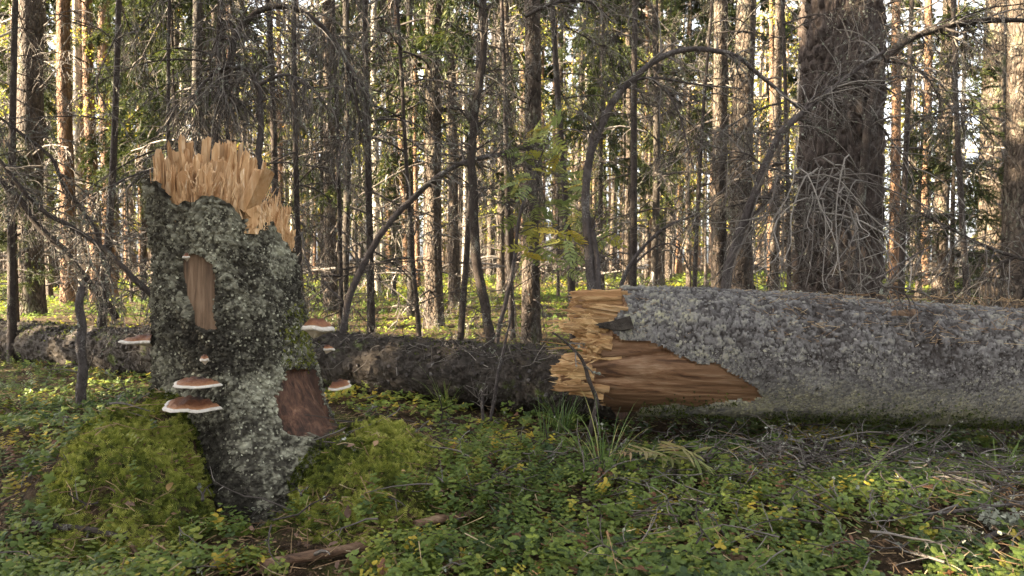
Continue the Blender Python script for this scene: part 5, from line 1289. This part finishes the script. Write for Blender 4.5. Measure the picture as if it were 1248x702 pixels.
# ------------------------------------------------------------------ sticks, leaves, ferns and grass on the floor
def stick(label, pts, r0, r1, mat, lift=.0, twig=0, seed=0):
    pts = np.array(pts, float); g = G(pts[:, 0], pts[:, 1]); g[:, 2] += r0 * .6 + lift
    r = np.random.default_rng(seed); l = resample(g, 20); base = l[0].copy()
    root = thing('fallen_stick', label, 'stick', base)
    rad = np.linspace(r0, r1, 20) * (1 + .22 * vnoise(l * 30, seed)); v, f = tubes(l, rad, 8)
    n0 = len(v); v = np.concatenate([v, l[[0]], l[[-1]]]); caps = [[k, (k + 1) % 8, n0] for k in range(8)] + [[n0 - 8 + (k + 1) % 8, n0 - 8 + k, n0 + 1] for k in range(8)]
    obj('limb', mesh('stick', v - base, [f, np.array(caps)], np.zeros(len(v))), M[mat], root)
    if twig:
        tw = grow(l[None], twig, .1, 1, .06, .25, .5, 1.2, .1, 6, r); v, f = tubes(tw, taper(twig, 6, r0 * .3, .001, r), 4); obj('twigs', mesh('stick_twigs', v - base, f, np.repeat(r.uniform(.2, .9, twig), 24)), M['twig'], root)
    return root
stick('wet brown rotting stick lying in leaves below the stump', [(318, 704), (350, 694), (395, 686), (446, 676)], .017, .013, 'stick', .015, 2, 1)
stick('short reddish rotting stick lying in the leaves beyond the wet brown one', [(505, 648), (540, 640), (575, 634), (608, 634)], .014, .010, 'stick', .012, 0, 2)
stick('flat tan decayed stick among clover-like leaves under the log', [(690, 668), (735, 674), (772, 680), (800, 682)], .014, .010, 'stick', .012, 0, 3)
stick('broken grey-brown stick end following on from the flat tan stick', [(805, 672), (840, 682), (880, 688), (908, 690)], .013, .016, 'stick', .012, 0, 4)
stick('long dark branch lying in shade beneath the thick log', [(1050, 577), (1090, 567), (1130, 563), (1180, 558), (1225, 572), (1275, 592)], .016, .012, 'dark_limb', .03, 10, 5)
stick('thin dark brown branch slanting over the leaves to a twig tangle', [(845, 640), (885, 624), (925, 604), (960, 588), (990, 572)], .011, .006, 'dark_limb', .03, 12, 6)
stick('dark half-buried stick in leaves before the mossy mound', [(20, 640), (65, 646), (110, 650), (155, 662)], .011, .008, 'dark_limb', .004, 2, 7)
stick('thin pale stick lying across twigs and yellow leaves', [(1085, 642), (1140, 640), (1200, 632), (1260, 626)], .006, .004, 'limb', .03, 6, 8)
stick('pale lichen-tufted stick poking up among leaves', [(1190, 675), (1215, 660), (1240, 655), (1262, 690)], .008, .006, 'limb', .02, 10, 9)
stick('thin brown stick dipping into leaves below the mossy mound', [(158, 668), (168, 684), (178, 704)], .006, .007, 'stick', .01, 0, 10)
stick('thin grey stick lying on moss between the stake and the stump', [(60, 452), (110, 452), (150, 454), (185, 458)], .006, .004, 'limb', .03, 3, 11)
def lichen_tuft(label, px, py, size, seed):
    r = np.random.default_rng(seed); g = G(np.array(px), np.array(py)); 
    n = 160; p = r.normal(size=(n, 3)) * size * [.5, .5, .4] + [0, 0, size * .6]
    tv = np.array([[-1, -.6, 0], [.9, -.8, .5], [1.1, .6, 0], [-.2, 1, .5], [-1.2, .3, -.4]]); tf = np.array([[0, 1, 2], [0, 2, 3], [0, 3, 4]])
    v, f = scatter(tv, tf, rand_frames(n, r), p, r.uniform(.004, .011, n))
    tag(obj('lichen_tuft', mesh('lichen_tuft', v, f, np.repeat(r.uniform(.3, 1, n), 5), False), M['lichen'], None, tuple(g)), label, 'lichen')
lichen_tuft('pale grey lichen tuft on the stick poking up among leaves', 1222, 648, .05, 1)
lichen_tuft('pale lichen tuft in shadow close under the thick log', 1110, 545, .04, 2)
lichen_tuft('small grey lichen tuft at the end of the flat tan stick', 703, 664, .028, 3)
lichen_tuft('pale lichen tuft by the thin dark brown branch', 862, 640, .028, 4)

def dry_leaf_mesh(seed):
    r = np.random.default_rng(seed); n = 7; x = np.linspace(0, 1, n); w = np.sin(np.pi * x ** .8) * .24 * (1 + r.normal(size=n) * .12)
    cz = .18 * np.sin(x * 3 + r.uniform(0, 2)); mid_ = np.stack([x, 0 * x, cz * .6], -1); a = np.stack([x, w, cz * .6 + .10 * w / .24 * r.uniform(.3, 1.3)], -1); b = np.stack([x, -w, cz * .6 + .08 * w / .24 * r.uniform(.3, 1.3)], -1)
    V = np.concatenate([mid_, a, b]); F = [[k, k + 1, n + k + 1, n + k] for k in range(n - 1)] + [[k + 1, k, 2 * n + k, 2 * n + k + 1] for k in range(n - 1)]
    m_ = mesh('dry_leaf', V, np.array(F), np.full(len(V), [.05, .2, .35, .5, .75, 1.0][seed % 6]), True); m_.materials.append(M['dry_leaf']); return m_
DL = [dry_leaf_mesh(k) for k in range(6)]
r = np.random.default_rng(81)
spots = [(205, 611, 5, 'tan dry leaf lying on the moss of the mound below the stacked fungi', 1.2), (140, 618, 1, 'dull purple-brown leaf standing on edge beside the mossy mound', 1.2), (424, 645, 0, 'dark purple leaf standing upright before the second moss mound', 1.3), (540, 610, 3, 'grey-brown leaf upright at the rim of the second moss mound', 1.2), (362, 668, 3, 'small pale round leaf beside the wet brown stick', .7), (456, 552, 4, 'curled brown leaf on the crest of the second moss mound', 1.0)]
for (x, y, k, lab, s) in spots:
    g = G(np.array(x), np.array(y)); tag(obj('dry_leaf', DL[k], None, None, tuple(g + [0, 0, .03]), (r.uniform(-.6, .6), r.uniform(-1.1, -.2), r.uniform(0, 6.28)), .034 * s), lab, 'leaf')
for i in range(60):
    x, y = r.uniform(10, 1240), r.uniform(500, 700); g = G(np.array(x), np.array(y))
    if not clearance(g[None])[0]: continue
    tag(obj('dry_leaf', DL[r.integers(0, 6)], None, None, tuple(g + [0, 0, r.uniform(.02, .05)]), (r.normal() * .5, r.normal() * .5, r.uniform(0, 6.28)), r.uniform(.018, .034)), 'small dry brown leaf lying among the ground cover', 'leaf', 'dry leaves among the ground cover')

def frond(r, L, arch, tint0, tint1, pairs=16, wid=.30):
    mb = MB(); x = np.linspace(0, 1, 12); rib = np.stack([x * L, 0 * x, arch * L * np.sin(x * 2.4) * .5], -1); v, f = tubes(rib, np.linspace(.002, .0006, 12), 4); mb.add(v, f, tint1)
    lf = np.array([[0, 0, 0], [.25, .10, 0], [.6, .075, -.03], [1, 0, -.16], [.6, -.075, -.03], [.25, -.10, 0]]); lq = np.array([[0, 1, 2, 3], [0, 3, 4, 5]])
    for k in range(pairs):
        t = .12 + .86 * k / pairs; b = np.array([np.interp(t, x, rib[:, 0]), 0, np.interp(t, x, rib[:, 2])])
        ln = L * wid * math.sin(pi * min(1, t * .9 + .12)) ** .8
        for s in (1, -1):
            a = s * r.uniform(1.0, 1.25); R = np.array([[math.cos(a), -math.sin(a), 0], [math.sin(a), math.cos(a), 0], [0, 0, 1]])
            tl = r.normal() * .25; mb.add((lf * ln * r.uniform(.8, 1.1) + np.outer(lf[:, 0] * ln, [0, 0, tl])) @ R.T + b, lq, tint0 * (1 - t) + tint1 * t + r.normal() * .05)
    return mb
def fern(label, base_px, tips_, seed, t0, t1, wid=.28):
    r = np.random.default_rng(seed); g = G(np.array(base_px[0]), np.array(base_px[1])); root = thing('fern', label, 'fern', tuple(g))
    for (tx_, ty_, dd) in tips_:
        tip = P(tx_, ty_, g[1] + dd); v_ = tip - g; L = np.linalg.norm(v_); fr = frond(r, L, .35, t0, t1, 18, wid)
        x = nrm(v_); y = nrm(np.cross([0, 0, 1.], x)); Mx = np.stack([x, y, np.cross(x, y)], -1)
        fr.V = [q_ @ Mx.T for q_ in fr.V]; obj('frond', fr.mesh('frond', False), M['fern'], root)
fern('withering pale fern frond arching over leaves beneath the torn log end', (868, 585), [(744, 570, -.1), (800, 560, -.25), (905, 575, .05)], 1, .55, 1.0)
fern('small green fern drooping in front of the thick log', (1055, 600), [(1012, 592, -.12), (1084, 548, .05), (1030, 560, .0)], 2, .15, .55, .2)
fern('tiny bright fern frond close under the log bark edge', (868, 532), [(900, 508, 0), (845, 512, .05)], 3, .3, .45)
fern('faded fern at the thin dark brown branch', (930, 660), [(915, 628, -.05), (958, 635, .0)], 4, .35, .7)

def grass(label, px, py, n, L, seed, tint=(0, 1), lean=None):
    r = np.random.default_rng(seed); g = G(np.array(px), np.array(py)); root = thing('grass_tuft', label, 'grass', tuple(g))
    a = r.uniform(0, 2 * pi, n); p = np.stack([np.cos(a), np.sin(a), 0 * a], -1) * r.uniform(0, .04, n)[:, None]; d = nrm(np.stack([np.cos(a) * .45, np.sin(a) * .45, np.ones(n)], -1) + r.normal(size=(n, 3)) * .15)
    if lean is not None: d = nrm(d + np.array(lean))
    LL = L * r.uniform(.55, 1.1, n); K = 9; pts = [p]
    for k in range(K - 1): d = nrm(d + np.array([0, 0, -.28]) * (k / K) + r.normal(size=d.shape) * .03); pts.append(pts[-1] + d * (LL / (K - 1))[:, None])
    Pn = np.stack(pts, 1); side = nrm(np.cross(Pn[:, -1] - Pn[:, 0], [0, 0, 1.])); w = .0028 * (1 - np.linspace(0, 1, K) ** 2 * .95)
    V = np.stack([Pn - side[:, None] * w[None, :, None], Pn + side[:, None] * w[None, :, None] + [0, 0, .0006]], 2)
    i = np.arange(n * K * 2).reshape(n, K, 2); F = np.stack([i[:, :-1, 0], i[:, :-1, 1], i[:, 1:, 1], i[:, 1:, 0]], -1).reshape(-1, 4)
    obj('blades', mesh('blades', V.reshape(-1, 3), F, np.repeat(r.uniform(*tint, n), K * 2)), M['grass'], root)
grass('arching green and straw grass tuft below the torn log end', 735, 590, 34, .34, 1)
grass('thin upright grass blades before the dark trunk', 664, 545, 9, .26, 2, (.1, .6))
grass('yellow-green grass clump in shade under the dark trunk', 545, 500, 40, .26, 3, (.3, .8))
grass('short grass tuft beside the fern and twig tangle', 1215, 590, 16, .24, 4, (.1, .6))
grass('drooping dull grass clump in the shade behind the arching tuft', 685, 530, 50, .24, 5, (.0, .35))
